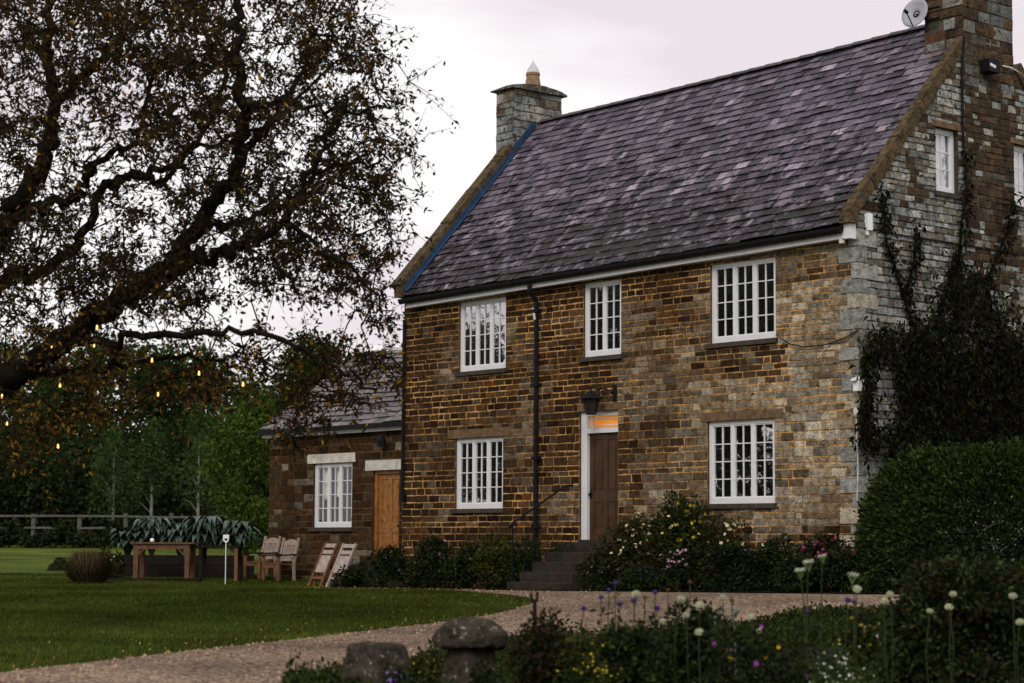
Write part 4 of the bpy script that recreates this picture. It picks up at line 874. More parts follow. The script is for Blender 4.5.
# ================================================================ PLANTS BY THE HOUSE
def bed(px, y): p = on_y(px, 580, y); return np.array([p[0], y, gz(p[0], y)+.03])
VIO = (.085, .045, .22); PINK = (.55, .2, .38); CREAM = (.72, .62, .36); YEL = (.6, .42, .03); WHITE = (.75, .75, .68); RED = (.30, .03, .09); DVIO = (.045, .027, .12); MAG = (.36, .06, .45)
Yc = (.5, .35, .05)
def clipped(name, label, c, rx, ry, h, n, size, cols, e=3.2):
    root = thing(name, label, 'shrub', tuple(c)); d = unit(rng.normal(size=(n, 3))); d[:, 2] = np.abs(d[:, 2])
    r_ = (np.abs(d[:, 0])**e+np.abs(d[:, 1])**e+np.abs(d[:, 2])**e)**(-1/e); lum = np.array([1+.06*mnoise.noise((q[0]*3, q[1]*3, q[2]*3))+.03*mnoise.noise((q[0]*9, q[1]*9, q[2]*9)) for q in d])
    r_ = r_*lum*(1-np.abs(rng.normal(0, .05, n)))*np.where(rng.random(n) < .04, 1.05, 1); P = d*r_[:, None]*np.array([rx, ry, h]); P[::4] *= rng.uniform(.72, .93, (len(P[::4]), 1))
    mesh_obj('foliage', leaf_mesh('foliage', P, size, palette(n, cols), M['leaf'], .5, 0, dirs=d*.9), root)
    b = MB()
    for i in range(8): a_ = i*.785; b.tube([(.1*math.cos(a_), .1*math.sin(a_), -.05), (.35*rx*math.cos(a_), .35*ry*math.sin(a_), h*.4), (.6*rx*math.cos(a_), .6*ry*math.sin(a_), h*.75)], [.04, .03, .01], 5)
    b.build('stem', M['bark'], root, local=True); return root
clipped('bay_shrub', 'big rounded clipped green shrub in front of the gable', (2.35, .5, .05), 2.1, 1.75, 2.34, 70000, .078, [(.018, .028, .008), (.03, .047, .012), (.055, .085, .02)])
shrub('border_shrub', 'dark evergreen shrub out right beside the domed one', 'shrub', (3.9, 2.6, .05), 1.9, 2.0, 3.0, 14000, .09, DARK, nb=26)
pl = [ # px, y, rx, ry, h, n, leaf, cols, name, label, flowers
 (352, -.75, .35, .4, .45, 1500, .08, DARK, 'border_plant', 'small dark leafy clump beside the leaning folding chairs', [('vio', VIO, .035, 4, Yc)]),
 (385, -.9, .7, .55, .80, 3400, .08, DARK, 'ground_cover_clump', 'dark mound with a few blue flowers below the oak door', [('vio', VIO, .035, 9, Yc)]),
 (432, -.95, .85, .55, .95, 4200, .08, DARK, 'ground_cover_clump', 'dark border mound with pink flowers left of the euphorbia', [('pink', PINK, .04, 4, Yc), ('vio', VIO, .03, 10, Yc)]),
 (468, -1.0, .6, .5, .80, 3000, .075, DARK, 'ground_cover_clump', 'dark clump flecked with pale silvery leaves under the lower left window', [('silv', (.4, .45, .4), .03, 22, (.4, .4, .3))]),
 (497, -1.05, .62, .5, .95, 4200, .07, [(.05, .062, .012), (.075, .085, .016), (.035, .05, .012)], 'euphorbia', 'yellow-green euphorbia bush left of the stone steps', None),
 (530, -.75, .8, .5, 1.0, 4200, .055, [(.018, .034, .012), (.03, .05, .018)], 'fennel', 'feathery dark green plant around the foot of the handrail', None),
 (560, -.35, .5, .3, .95, 2600, .055, [(.018, .034, .012), (.03, .05, .018)], 'fennel', 'feathery green plant against the wall just left of the front door', None),
 (350, -.5, .3, .3, .3, 900, .07, DARK, 'border_plant', 'tiny dark clump tucked behind the foot of the paler folding chair', None),
 (600, -1.25, .55, .4, .62, 2400, .07, DARK, 'pink_flowered_bush', 'low bush with pale pink flowers right of the steps', [('pinks', PINK, .032, 30, Yc)]),
 (632, -.85, 1.05, .55, 1.38, 6200, .07, [(.022, .034, .010), (.04, .05, .015), (.05, .035, .015)], 'rose_bush', 'cream-flowered rose bush just right of the front door', [('cream', CREAM, .040, 88, Yc)]),
 (684, -.55, .80, .45, 1.85, 6400, .07, [(.022, .036, .010), (.035, .05, .013)], 'rose_bush', 'tallest yellow-flowered rose bush left of the lower right window', [('yel', YEL, .040, 44, Yc), ('cream', CREAM, .040, 24, Yc)]),
 (724, -.5, .7, .4, 1.3, 3200, .06, [(.025, .036, .012), (.05, .045, .015)], 'rose_bush', 'thin yellow-flowered rose sprays under the lower right window', [('cream', CREAM, .04, 34, Yc)]),
 (676, -1.2, .32, .25, .78, 1100, .06, DARK, 'phlox', 'dense pink flower cluster in front of the roses', [('pink2', (.55, .33, .46), .034, 44, Yc)]),
 (640, -1.45, .85, .3, .38, 2400, .06, DARK, 'lavender', 'low dark violet-flowered edging plant along the gravel', [('dvio', DVIO, .04, 34, (.05, .02, .1))]),
 (735, -1.15, .7, .5, .72, 3400, .09, [(.014, .024, .008), (.022, .036, .011)], 'peony', 'dark broad-leaved clump centred under the lower right window', [('vio', VIO, .04, 5, Yc)]),
 (775, -.8, .5, .4, .85, 2400, .08, DARK, 'border_plant', 'dark leafy plant with pale tips below the window corner', [('white', WHITE, .03, 6, Yc)]),
 (820, -.7, .75, .5, 1.0, 4200, .07, [(.014, .022, .008), (.024, .034, .012)], 'valerian', 'crimson-flowered valerian mass at the right of the front wall', [('red', (.34, .05, .14), .036, 85, (.2, .02, .06))]),
 (800, -1.3, .7, .4, .6, 3000, .075, DARK, 'border_plant', 'dark low clump in front of the crimson valerian', None),
 (862, -.8, .75, .6, .85, 3600, .075, DARK, 'border_plant', 'dark leafy clump at the foot of the house corner', [('red', RED, .045, 16, (.2, .02, .06))]),
 (905, -1.0, 1.0, .6, .8, 3600, .08, DARK, 'border_plant', 'dark leafy clump below the domed gable shrub', None)]
for px, y, rx, ry, h, n, ls, cols, nm, lb, fl in pl:
    shrub(nm, lb, 'plant', bed(px, y), rx, ry, h, n, ls, cols, flowers=fl, nb=16, flower_lo=.42)

# ================================================================ GARDEN FURNITURE
def armchair(label, loc, rz):
    t = thing('garden_armchair', label, 'chair', loc, rz, 'slatted wooden armchairs by the wing')
    for sx in (-1, 1):
        b = MB(); b.box(sx*.28-.03, sx*.28+.03, -.30, -.24, 0, .62); b.build('leg', M['warm_teak'], t, local=True)
        b = MB(); b.bar((sx*.28, .26, 0), (sx*.28, .24, .44), .06, .06, up=(0, 1, 0)); b.bar((sx*.28, .24, .44), (sx*.28, .40, 1.08), .06, .05, up=(0, 1, 0)); b.build('leg', M['teak'], t, local=True)
        b = MB(); b.hexa([(sx*.28-.05, -.34, .62), (sx*.28+.05, -.34, .62), (sx*.28+.04, .3, .645), (sx*.28-.04, .3, .645), (sx*.28-.05, -.34, .65), (sx*.28+.05, -.34, .65), (sx*.28+.04, .3, .68), (sx*.28-.04, .3, .68)]); b.build('armrest', M['dark_wood'], t, local=True)
    b = MB()
    for k in range(6): y0 = -.31+k*.095; b.box(-.25, .25, y0, y0+.08, .42-.004*k, .445-.004*k)
    b.box(-.25, .25, -.29, -.26, .33, .415); b.build('seat', M['warm_teak'], t, local=True)
    b = MB(); q = lambda x, z: (x, .25+(z-.44)*.25, z)
    n = 8
    for k in range(n):     # curved crest
        x0, x1 = -.25+.5*k/n, -.25+.5*(k+1)/n; c0, c1 = .98+.07*math.sin(math.pi*k/n), .98+.07*math.sin(math.pi*(k+1)/n)
        A_ = [q(x0, .90), q(x1, .90), q(x1, c1), q(x0, c0)]; b.hexa([(x, y-.018, z) for x, y, z in A_]+[(x, y+.018, z) for x, y, z in A_])
    A_ = [q(-.25, .50), q(.25, .50), q(.25, .56), q(-.25, .56)]; b.hexa([(x, y-.018, z) for x, y, z in A_]+[(x, y+.018, z) for x, y, z in A_])
    for k in range(6):
        x0 = -.225+k*.08; A_ = [q(x0, .56), q(x0+.048, .56), q(x0+.048, .90), q(x0, .90)]; b.hexa([(x, y-.012, z) for x, y, z in A_]+[(x, y+.012, z) for x, y, z in A_])
    b.build('backrest', M['teak'], t, local=True); return t
face = math.atan2(-.62, -.78)      # they look out over the lawn
for px, py, lb in ((261, 45.6, 'left of the two slatted wooden armchairs by the wing'), (279.5, 45.15, 'right of the two slatted wooden armchairs, nearest the wing window')):
    c = gnd(px, py); armchair(lb, (c[0], c[1], c[2]), R(6)).scale = (.86, .86, .86)
def folded(label, px, mt_, lean, dd):
    c = gnd(px, dd); t = thing('folding_chair', label, 'chair', tuple(c), R(-4), 'folded wooden chairs leaning by the wing door')
    H = .95; up = np.array([0, math.sin(lean), math.cos(lean)]); sw_ = np.array([.22, 0, 0])*.0
    tilt = np.array([math.sin(R(17)), 0, 0])
    P_ = lambda x, h, o=0: np.array([x, 0, 0])+(up+tilt*.9)*h+np.array([0, -math.cos(lean), math.sin(lean)])*o
    for sx in (-1, 1):
        b = MB(); b.bar(P_(sx*.23, 0), P_(sx*.23, H), .05, .05, up=(0, 1, .3)); b.build('side_rail', M[mt_], t, local=True)
        b = MB(); b.bar(P_(sx*.17, .06, -.07), P_(sx*.17, H*.72, -.05), .04, .03, up=(0, 1, .3)); b.build('leg', M['warm_teak'], t, local=True)
    b = MB()
    for h0, h1 in ((.86, .94), (.72, .80)): b.bar(P_(-.21, (h0+h1)/2), P_(.21, (h0+h1)/2), .022, h1-h0, up=up)
    b.build('backrest', M['pale_teak'], t, local=True)
    b = MB()
    for k in range(5): x = -.15+k*.075; b.bar(P_(x, .32, .01), P_(x, .68, .01), .062, .02, up=(0, 1, .3))
    b.build('seat', M['pale_teak'], t, local=True)
    b = MB(); b.bar(P_(-.21, .2), P_(.21, .2), .03, .05, up=up); b.build('crossbar', M[mt_], t, local=True); return t
folded('left folded slatted chair leaning by the wing wall, warmer brown', 315, 'warm_teak', R(16), 43.6); folded('right folded chair leaning by the wing door, paler wood', 333, 'pale_teak', R(16), 43.0)
c = gnd(167, 44.8); tb_ = thing('garden_table', 'brown wooden garden table in front of the big-leaved plants', 'table', tuple(c), 0)
tr_ = R(49.1-2); X_ = np.array([math.cos(tr_), math.sin(tr_), 0]); Y_ = np.array([-math.sin(tr_), math.cos(tr_), 0]); 
def lbox(b, cc, x0, x1, y0, y1, z0, z1): b.hexa([cc+X_*x+Y_*y+np.array([0, 0, z]) for z in (z0, z1) for x, y in ((x0, y0), (x1, y0), (x1, y1), (x0, y1))])
b = MB()
for k in range(5): lbox(b, c, -.72, .66, -.40+.16*k, -.40+.16*k+.152, .755, .79)
b.build('tabletop', M['table_wood'], tb_)
b = MB(); lbox(b, c, -.56, .48, -.35, -.32, .645, .75); lbox(b, c, -.56, .48, .33, .36, .645, .75); b.build('apron', M['table_wood'], tb_)
for x in (-.6, .5):
    for y in (-.36, .30):
        b = MB(); lbox(b, c, x-.045, x+.055, y, y+.09, 0, .752); b.build('leg', M['table_wood'], tb_)
for x, s in ((-.54, 1), (.44, -1)):
    b = MB(); b.bar(c+X_*x+Y_*-.33+np.array([0, 0, .52]), c+X_*(x+s*.13)+Y_*-.33+np.array([0, 0, .65]), .03, .05, up=tuple(Y_)); b.build('brace', M['table_wood'], tb_)
b = MB(); cc = c+X_*(.35-.63)+Y_*-.2+np.array([0, 0, .79]); b.lathe([(.035, 0), (.05, .03), (.04, .07), (.02, .085)], 10, cc); tag(b.build('white_pebble', M['plastic'], None, loc=cc, smooth=True), 'small round white stone lying on the garden table', 'stone')
c2 = gnd(218, 44.6); t2 = thing('garden_bench', 'dark wooden bench table against the right of the brown table', 'bench', tuple(c2), 0)
b = MB(); lbox(b, c2, -.40, .50, -.28, .3, .70, .745); b.build('seat', M['dark_wood'], t2)
for x in (-.36, .40):
    for y in (-.26, .22):
        b = MB(); lbox(b, c2, x, x+.07, y, y+.07, 0, .70); b.build('leg', M['warm_teak'] if x > 0 and y < 0 else M['dark_wood'], t2)
c3 = gnd(140, 44.0); pk = MB()
lbox(pk, c3, -1.3, 1.3, -.1, .1, .0, .05); tag(pk.build('timber_edging', M['dark_wood'], None, loc=c3), 'dark timber plank edging the bed below the table', 'edging')
c5 = gnd(184, 46.6); rb = thing('added_raised_bed', 'added dark timber raised bed filling the dark below the table', 'raised bed', tuple(c5))  # added behind the table so the space under it reads dark
for x0, x1, y0, y1 in ((-1.5, 1.5, -.55, -.50), (-1.5, 1.5, .50, .55), (-1.5, -1.45, -.5, .5), (1.45, 1.5, -.5, .5)):
    b = MB()
    for k in range(2): lbox(b, c5, x0+.004*k, x1-.004*k, y0+.003*k, y1-.003*k, .02+.23*k, .24+.23*k)
    b.build('side_board', M['dark_wood'], rb)
b = MB(); lbox(b, c5, -1.45, 1.45, -.5, .5, .0, .42); b.build('soil', M['soil'], rb)
c4 = gnd(226, 43.6); mk = thing('garden_marker', 'white shield-shaped marker on a thin stake by the bench', 'sign', tuple(c4))
b = MB(); b.tube([(0, 0, -.1), (0, 0, .88)], .010, 8); b.build('stake', M['plastic'], mk, local=True)
b = MB(); pr = [(-.062, .17), (.062, .17), (.062, .06), (.034, .02), (0, 0), (-.034, .02), (-.062, .06)]
vx, vy = RT[:2]; q = [(x*vx, x*vy, .86+z) for x, z in pr]; nv = np.array([FW0[0], FW0[1], 0])*.012
k = len(q); b.add([np.array(p)-nv for p in q]+[np.array(p)+nv for p in q], [tuple(range(k)), tuple(range(2*k-1, k-1, -1))]+[(i, (i+1) % k, k+(i+1) % k, k+i) for i in range(k)]); hd = b.build('marker_plate', M['plastic'], mk, local=True)
b = MB(); q = [(x*vx, x*vy, .86+z) for x, z in ((-.04, .09), (.04, .09), (.025, .055), (0, .04), (-.025, .055))]; b.add([np.array(p)-nv*1.3 for p in q], [tuple(range(5))]); b.build('dark_mark', M['dark_wood'], mk, local=True)
# big-leaved plants behind the table
def bigleaf(label, px, dd, h, n):
    c = gnd(px, 46.6)+np.array([0, 0, .40]); h = h-.28; t = thing('big_leaved_plant', label, 'plant', tuple(c), 0, 'big-leaved plants behind the table'); b = MB()
    for i in range(n):
        a = rng.uniform(0, 6.283); ln = rng.uniform(.32, .6); d = np.array([math.cos(a), math.sin(a), 0]); s = np.array([-d[1], d[0], 0]); h0 = rng.uniform(.35, 1)*h*.78; k = 5; w_ = rng.uniform(.06, .11); vs = []
        for j in range(k+1):
            u = j/k; p = d*(.12+ln*u*.8)+np.array([0, 0, h0+h*.26*math.sin(u*2.3)-h*.20*u*u]); ww = w_*math.sin(math.pi*min(.98, .12+u*.88))
            vs += [p-s*ww+np.array([0, 0, .03]), p, p+s*ww+np.array([0, 0, .03])]
        col = random.choice([(.04, .068, .05), (.075, .115, .095), (.025, .045, .03)])
        b.add(vs, [(j*3+e, j*3+e+1, j*3+e+4, j*3+e+3) for j in range(k) for e in (0, 1)], col)
    b.build('leaves', M['glossleaf'], t, local=True, smooth=True)
    b = MB()
    for i in range(8): a = i*.785; b.tube([(0, 0, 0), (math.cos(a)*.1, math.sin(a)*.1, h*.35), (math.cos(a)*.22, math.sin(a)*.22, h*.7)], [.03, .02, .012], 5)
    b.build('stem', M['stem'], t, local=True)
for px, dd, h_, n, lb in ((128, 47, .95, 70, 'leftmost silvery big-leaved plant, arching past the table end'), (152, 47.2, 1.2, 95, 'silvery big-leaved plant behind the left half of the table'), (180, 47.4, 1.1, 85, 'silvery big-leaved plant behind the table middle'), (204, 47.2, 1.25, 95, 'silvery big-leaved plant behind the dark bench'), (238, 47.4, 1.15, 80, 'silvery big-leaved plant between the marker and the armchairs')): bigleaf(lb, px, dd, h_, n)
c = gnd(90, 42.2); gt = thing('ornamental_grass', 'tan ornamental grass tussock on the lawn left of the table', 'grass clump', tuple(c)); n = 5200
a = rng.uniform(0, 6.283, n); rr_ = .3*rng.uniform(0, 1, n)**.5; b0 = np.stack([np.cos(a)*rr_, np.sin(a)*rr_, np.zeros(n)], 1); sp_ = rng.uniform(-.05, .42, n); hh = rng.uniform(.25, .72, n)*np.sqrt(np.clip(1.15-(rr_+sp_)**2*1.6, .1, 1))
tip = np.stack([np.cos(a)*(rr_+sp_), np.sin(a)*(rr_+sp_), hh], 1); mid = (b0+tip)/2+np.stack([np.zeros(n), np.zeros(n), hh*.22], 1); sd_ = np.stack([-np.sin(a), np.cos(a), np.zeros(n)], 1)*.008
mesh_obj('blades', quad_mesh('blades', np.stack([b0-sd_, mid-sd_, tip, mid+sd_], 1).reshape(-1, 3), 4, M['grassblade'], palette(n, [(.12, .085, .045), (.20, .14, .075), (.06, .05, .026), (.04, .045, .018)])), gt)
shrub('lawn_shrub', 'small low dark bush alone on the lawn behind the tussock', 'shrub', gnd(60, 50.5), .42, .35, .30, 900, .07, DARK, nb=8)
shrub('low_shrub', 'dark little shrub between tussock and table', 'shrub', gnd(112, 44.6), .45, .35, .75, 1700, .08, DARK, nb=9, flowers=[('white', WHITE, .03, 10, Yc)])

# ================================================================ FOREGROUND
def rough(o, strength, size, sub=2):
    s = o.modifiers.new('subdivide', 'SUBSURF'); s.levels = sub; s.render_levels = sub
    tx = bpy.data.textures.new('stone_noise', 'CLOUDS'); tx.noise_scale = size; tx.noise_depth = 4
    d_ = o.modifiers.new('rough', 'DISPLACE'); d_.texture = tx; d_.strength = strength; d_.texture_coords = 'GLOBAL'
c = gnd(472, 17.2); sz = .9-(613-541)/2085*17.2
stl = thing('staddle_stone', 'mushroom-shaped staddle stone with thick mossy domed cap', 'staddle stone', tuple(c)); ht = sz-c[2]
b = MB(); b.lathe([(.27, -.1), (.25, .1), (.19, ht*.55), (.16, ht-.2)], 16, sq=.5, jit=.02); o = b.build('pillar', M['dark_stone'], stl, local=True, smooth=True); rough(o, .03, .15)
b = MB(); b.lathe([(.12, ht-.27), (.27, ht-.265), (.315, ht-.235), (.32, ht-.17), (.29, ht-.11), (.22, ht-.045), (.10, ht-.01), (.01, ht)], 22, jit=.025); o = b.build('cap', M['dark_stone'], stl, local=True, smooth=True); rough(o, .05, .12)
c = gnd(378, 17.9); ht = .9-(640-541)/2085*17.9-c[2]
b = MB(); b.lathe([(.30, -.15), (.285, .1), (.255, ht*.6), (.235, ht-.04), (.22, ht), (.1, ht+.005)], 16, sq=.85, jit=.02); o = b.build('staddle_stone', M['dark_stone'], None, local=True, smooth=True); o.location = c; rough(o, .04, .13); tag(o, 'capless square staddle stone stump with pale lichen', 'staddle stone')
c = gnd(535, 16.8); b = MB(); zt = .9-(592-541)/2085*16.8-c[2]
b.tube([(0, 0, -.2), (0, 0, zt-.03)], .016, 8); u_ = RT*.03
b.tube([-u_+np.array([0, 0, zt+.02]), -u_*.9+np.array([0, 0, zt-.04]), np.array([0, 0, zt-.06]), u_*.6+np.array([0, 0, zt-.04]), u_*.7+np.array([0, 0, zt+.03])], .012, 6)
o = b.build('plant_support', M['dark_wood'], None, local=True); o.location = c; tag(o, 'dark rusty plant stake with forked top among reddish leaves', 'stake')
RB = [(.035, .025, .012), (.022, .03, .011), (.06, .03, .018), (.018, .026, .009)]
fg = [  # px, top py, half width px, depth, n, leaf, cols, name, label, flowers
 (545, 608, 42, 16.6, 3600, .05, RB, 'rose_bush', 'bronze-leaved rose bush around the forked stake', [('fw', (.6, .55, .42), .018, 10, Yc)]),
 (588, 628, 44, 16.2, 2600, .04, [(.03, .045, .012), (.06, .07, .012), (.018, .03, .01)], 'lady_mantle', 'low yellow-green clump right of the bronze rose', [('fy', (.4, .33, .03), .014, 50, Yc)]),
 (640, 608, 48, 16.4, 3200, .06, DARK, 'bed_plant', 'dark leafy clump in the near bed below the cream alliums', None),
 (690, 597, 46, 16.8, 3000, .068, [(.018, .03, .011), (.03, .045, .016)], 'bed_plant', 'dark toothed-leaf plant around the grey branch', None),
 (740, 618, 50, 16.0, 3200, .045, DARK, 'bed_plant', 'dark clump with magenta flowers in the near bed', [('mag', MAG, .024, 9, Yc), ('fy2', (.6, .36, .03), .02, 6, Yc)]),
 (795, 626, 46, 16.0, 2800, .04, [(.022, .035, .011), (.04, .05, .015)], 'bed_plant', 'low green clump left of the white-starred flowers', [('mag', MAG, .02, 5, Yc)]),
 (838, 638, 44, 15.6, 2600, .035, MID, 'saxifrage', 'mass of tiny white starry flowers at the bottom edge', [('tw', (.75, .78, .7), .011, 95, Yc)]),
 (858, 606, 38, 16.8, 2600, .045, [(.025, .038, .012), (.05, .06, .016)], 'bed_plant', 'green clump with flat yellow flowers beside the big shrub', [('fy3', (.5, .36, .03), .02, 26, Yc), ('tw2', (.7, .72, .6), .014, 16, Yc)]),
 (958, 551, 92, 17.4, 18000, .058, [(.010, .016, .006), (.018, .027, .009), (.036, .028, .013), (.05, .072, .024)], 'large_bed_shrub', 'large dark shrub filling the lower right corner', None),
 (1040, 560, 60, 18.2, 6000, .05, DARK, 'large_bed_shrub', 'dark shrub cut off by the right edge of the photo', None),
 (430, 648, 22, 17.6, 900, .04, [(.03, .045, .012), (.06, .055, .012)], 'lady_mantle', 'small yellow-flowered plant between the two staddle stones', [('fy', (.4, .3, .03), .018, 18, Yc)]),
 (400, 662, 26, 17.0, 900, .035, DARK, 'campanula', 'low violet-flowered plant between the two staddle stones', [('dvio2', (.17, .07, .42), .02, 14, Yc)]),
 (352, 675, 16, 17.6, 500, .035, DARK, 'bed_plant', 'little dark plant left of the capless staddle stone', None),
 (490, 652, 26, 16.4, 1200, .04, DARK, 'bed_plant', 'dark leafy plant beside the mushroom staddle pillar', None)]
for px, top, hw, dd, n, ls, cols, nm, lb, fl in fg:
    c = gnd(px, dd); h = .9-(top-541)/2085*dd-c[2]; rx = hw/2085*dd
    shrub(nm, lb, 'plant', c, rx, rx*.9, h*1.0, n, ls, cols, flowers=fl, nb=22 if n < 9000 else 46, flower_lo=.45, stems=9)
# upright flower stems
def stem_flower(name, label, cat, group, px, py, dd, head, stem_mat='stem', lean=.04, leafy=False):
    c = gnd(px+random.uniform(-3, 3), dd); top = at(px, py, dd); r = top-c; t = thing(name, label, cat, tuple(c), 0, group)
    b = MB(); mid = r*.55+np.array([random.uniform(-lean, lean), random.uniform(-lean, lean), 0]); b.tube(smooth_line([(0, 0, 0), mid, r*.985], 5), .004, 5)
    b.build('stem', M[stem_mat], t, local=True)
    if leafy:
        n = 16; q = rng.uniform(.35, .95, n)[:, None]; P = r*q; mesh_obj('leaves', leaf_mesh('leaves', P+rng.normal(size=(n, 3))*.015, .06, palette(n, [(.03, .045, .014), (.05, .035, .018)]), M['leaf'], .4, .1), t)
    o = mesh_obj('flower_head', head, t, tuple(r)); s = random.uniform(.85, 1.2); o.scale = (s, s, s); o.rotation_euler = (random.uniform(-.3, .3), random.uniform(-.3, .3), random.uniform(0, 6))
    return t
def allium_head(r, cols, n=160):
    d = unit(rng.normal(size=(n, 3))); d[:, 2] = d[:, 2]*.8; b = MB(); b.lathe([(.1*r, -.8*r), (.65*r, -.5*r), (.8*r, 0), (.6*r, .5*r), (.1*r, .75*r)], 10, col=cols[1])
    for v in d:
        s = unit(np.cross(v, rng.normal(size=3))[None])[0]*r*.16; p = v*r; b.add([v*r*.7, p+s, v*r*1.12, p-s], [(0, 1, 2, 3)], random.choice(cols))
    return make_mesh('flower_head', b.V, b.F, M['petal'], b.C)
AL = allium_head(.029, [(.42, .43, .29), (.32, .35, .22), (.52, .52, .38)]); DV = allium_head(.024, [(.028, .014, .08), (.05, .026, .14), (.02, .012, .06)], 60)
where = {(636, 594): 'leftmost cream allium, standing against the gravel', (723, 597): 'tall cream allium against the gravel above the grey branch', (699, 605): 'greenish cream allium left of the tall one', (681, 599): 'cream allium between brown leafy stems', (686, 615): 'low cream allium just above the grey branch', (751, 617): 'cream allium right of the grey branch', (699, 632): 'low cream allium in dark leaves under the branch', (662, 621): 'cream allium below the left violet flowers', (760, 631): 'cream allium beside the small yellow flowers', (857, 589): 'tall cream allium beside dark violet flowers on the right', (890, 594): 'cream allium at the left edge of the big shrub', (884, 601): 'lower cream allium at the left edge of the big shrub', (953, 594): 'largest cream allium in the middle of the big shrub', (949, 607): 'cream allium just under the largest one', (930, 611): 'cream allium left of the largest one in the shrub', (1013, 596): 'cream allium near the right edge of the photo', (1020, 622): 'lowest cream allium at the right edge'}
for (px, py), lb in where.items(): stem_flower('allium', lb, 'flower', 'cream alliums in the near bed', px, py, 16.75 if px > 900 else 16.4, AL)
vio = {(584, 608): 'leftmost violet flower on a bare stem by the lawn tip', (601, 597): 'dark violet flower on the second stem', (609, 590): 'violet flower just under the topmost one', (615, 583): 'topmost violet flower of the left cluster', (620, 604): 'low violet flower right of the left cluster', (634, 600): 'violet flower below the leftmost cream allium', (655, 592): 'deep violet bloom right of the leftmost allium', (657, 608): 'blue-violet bloom low beside brown stems', (848, 600): 'dark violet bloom left of the right allium', (854, 602): 'dark violet bloom touching the right allium stem', (807, 611): 'small blue flower alone before the gravel edge'}
for (px, py), lb in vio.items(): stem_flower('violet_flower', lb, 'flower', 'violet flowers in the near bed', px, py, 16.6, DV, leafy=px < 640)
BR = allium_head(.02, [(.06, .03, .015), (.09, .05, .02), (.05, .04, .015)], 40)
for px, py, lb in ((645, 597, 'brown seed stem right of the leftmost allium'), (668, 590, 'brown leafy seed stem left of centre in the near bed'), (690, 582, 'tallest brown leafy seed stem against the gravel'), (732, 600, 'brown seed stem right of the tall cream allium')): stem_flower('seed_stem', lb, 'plant', 'brown seed stems in the near bed', px, py, 16.8, BR, leafy=True)
UM = MB()
for i in range(60):
    a = random.uniform(0, 6.283); q = random.uniform(0, 1)**.5*.042; z = random.uniform(-.01, .012); UM.lathe([(.0045, 0), (.002, .005)], 5, (q*math.cos(a), q*math.sin(a), z), col=(.42, .44, .34))
for i in range(8): UM.tube([(0, 0, -.07), (.035*math.cos(i*.785), .035*math.sin(i*.785), 0)], .002, 4, col=(.1, .14, .05))
UM = make_mesh('flower_head', UM.V, UM.F, M['petal'], UM.C)
for px, py, lb in ((808, 562, 'tall white umbel flower rising before the border valerian'), (822, 556, 'right-hand tall white umbel beside the first'), (853, 575, 'pale umbel flower leaning above the right allium'), (800, 570, 'lower white umbel left of the tall pair')): stem_flower('umbel_flower', lb, 'flower', 'white umbel flowers', px, py, 16.8, UM)
c = at(706, 614, 16.9); b = MB(); pts = [at(690, 621, 16.9), at(702, 617, 16.9), at(716, 613, 17), at(728, 616, 17.1), at(740, 609, 17.1)]; b.tube(smooth_line(pts, 4), .013, 7); b.tube(smooth_line([at(735, 609, 17), at(733, 622, 17), at(735, 640, 17), at(736, 690, 17)], 4), .012, 6); b.tube(smooth_line([at(716, 613, 17), at(728, 607, 17), at(742, 611, 17)], 4), .009, 6)
tag(b.build('dead_branch', M['pale_bark'], None, loc=c), 'bare grey crooked branch among the near bed flowers', 'branch')

# ================================================================ GRASS AND LITTER
def in_poly(x, y, poly):
    c = np.zeros(len(x), bool); j = len(poly)-1
    for i in range(len(poly)):
        xi, yi = poly[i][:2]; xj, yj = poly[j][:2]
        if yi != yj: c ^= ((yi > y) != (yj > y)) & (x < (xj-xi)*(y-yi)/(yj-yi)+xi)
        j = i
    return c
n = 230000
dep = 18+30*rng.uniform(0, 1, n)**.8; pxr = rng.uniform(-20, 560, n)
Q = np.stack([EYE[0]+dep*(FW0[0]+RT[0]*(pxr-512)/FPX), EYE[1]+dep*(FW0[1]+RT[1]*(pxr-512)/FPX)], 1)
ok = ~in_poly(Q[:, 0], Q[:, 1], path_poly) & ~in_poly(Q[:, 0], Q[:, 1], fb) & ~in_poly(Q[:, 0], Q[:, 1], hb) & ~((Q[:, 1] > .2) & (Q[:, 0] > -17.4))
Q = Q[ok]; n = len(Q); z = np.array([gz(x, y) for x, y in Q]); B0 = np.column_stack([Q, z-.005]); a = rng.uniform(0, 6.283, n); hh = rng.uniform(.025, .06, n); sd_ = np.stack([np.cos(a), np.sin(a), np.zeros(n)], 1)*.006
tip = B0+np.stack([rng.normal(size=n)*.02, rng.normal(size=n)*.02, hh], 1)
gv = quad_mesh('grass', np.stack([B0-sd_, B0+sd_, tip], 1).reshape(-1, 3), 3, M['grassblade'], palette(n, [(.030, .050, .007), (.050, .072, .010), (.084, .094, .016)], var=.35)); tag(mesh_obj('grass', gv), 'short mown grass blades, darkened for tree shade on the lawn', 'grass', kind='stuff')
le = np.array([p[:2] for p in lawn_edge]); n = 700; i = rng.integers(0, len(le), n); P2 = le[i]+rng.normal(size=(n, 2))*np.array([1.6, 1.6])*rng.uniform(.1, 1.3, (n, 1)); P3 = np.column_stack([P2, [gz(x, y)+.03 for x, y in P2]])
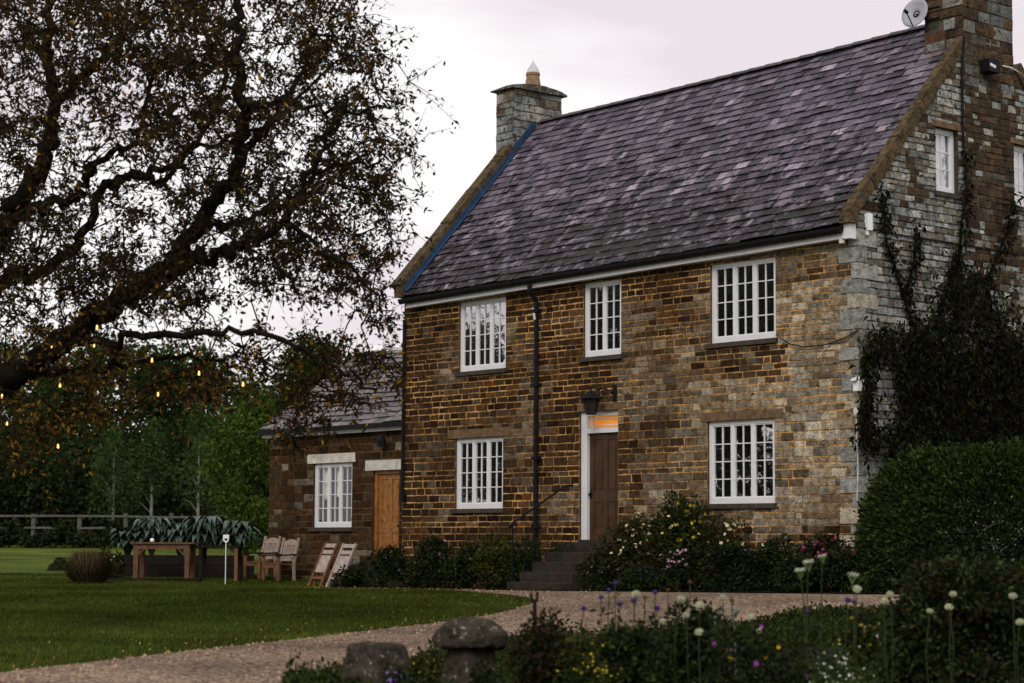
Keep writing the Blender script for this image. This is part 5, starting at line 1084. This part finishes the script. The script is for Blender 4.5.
fl3 = leaf_mesh('fallen_leaves', P3, .036, palette(n, [(.42, .30, .05), (.3, .17, .04), (.5, .40, .12)]), M['leaf'], .5, -.2); tag(mesh_obj('fallen_leaves', fl3), 'yellow fallen leaves strewn along the lawn edge and gravel', 'leaves', kind='stuff')

be = np.array([p[:2] for p in bed_edge]); n = 34000; i = rng.integers(0, len(be)-1, n); t = rng.uniform(0, 1, (n, 1)); P2 = be[i]*(1-t)+be[i+1]*t; cdir = unit(EYE[:2]-P2); P2 = P2+cdir*(rng.uniform(-.12, 5.5, (n, 1))**1.0)
P3 = np.column_stack([P2, [gz(x, y)+.02 for x, y in P2]]); P3[:, 2] += np.abs(rng.normal(0, .045, n))*(1+np.sin(P2[:, 0]*3.1)*np.sin(P2[:, 1]*2.7))
P3 = P3[in_poly(P3[:, 0], P3[:, 1], [p for p in fb])]
tag(mesh_obj('ground_cover', leaf_mesh('ground_cover', P3, .07, palette(len(P3), [(.018, .028, .008), (.03, .044, .012), (.05, .06, .016)]), M['leaf'], .45, -.5)), 'low green ground cover between the plants of the near bed', 'ground cover', kind='stuff')

be2 = np.vstack([le, be]); n = 5000; i = rng.integers(0, len(be2), n); P2 = be2[i]+rng.normal(size=(n, 2))*.45; V = []; F = []; C_ = []
okp = in_poly(P2[:, 0], P2[:, 1], [p for p in path_poly]) | (rng.random(n) < .02)
b = MB()
for x, y in P2[okp]:
    r_ = random.uniform(.010, .028); z = gz(x, y)+.012; k = random.uniform(.5, 1.3)
    pts = [(x+r_*math.cos(a+.3)*random.uniform(.7, 1.2), y+r_*math.sin(a+.3)*random.uniform(.7, 1.2), z-.004) for a in (0, 1.57, 3.14, 4.71)]
    top = [(x+r_*.5*math.cos(a), y+r_*.5*math.sin(a), z+r_*.9) for a in (0, 1.57, 3.14, 4.71)]
    b.hexa(pts+top, tuple(v*k for v in (.26, .185, .135)))
o = b.build('loose_gravel', mat('loose_gravel_stones', rough=.95, nscale=20, namt=.3, spec=.05), None); tag(o, 'loose gravel stones scattered along the edges of the drive', 'gravel', kind='stuff')
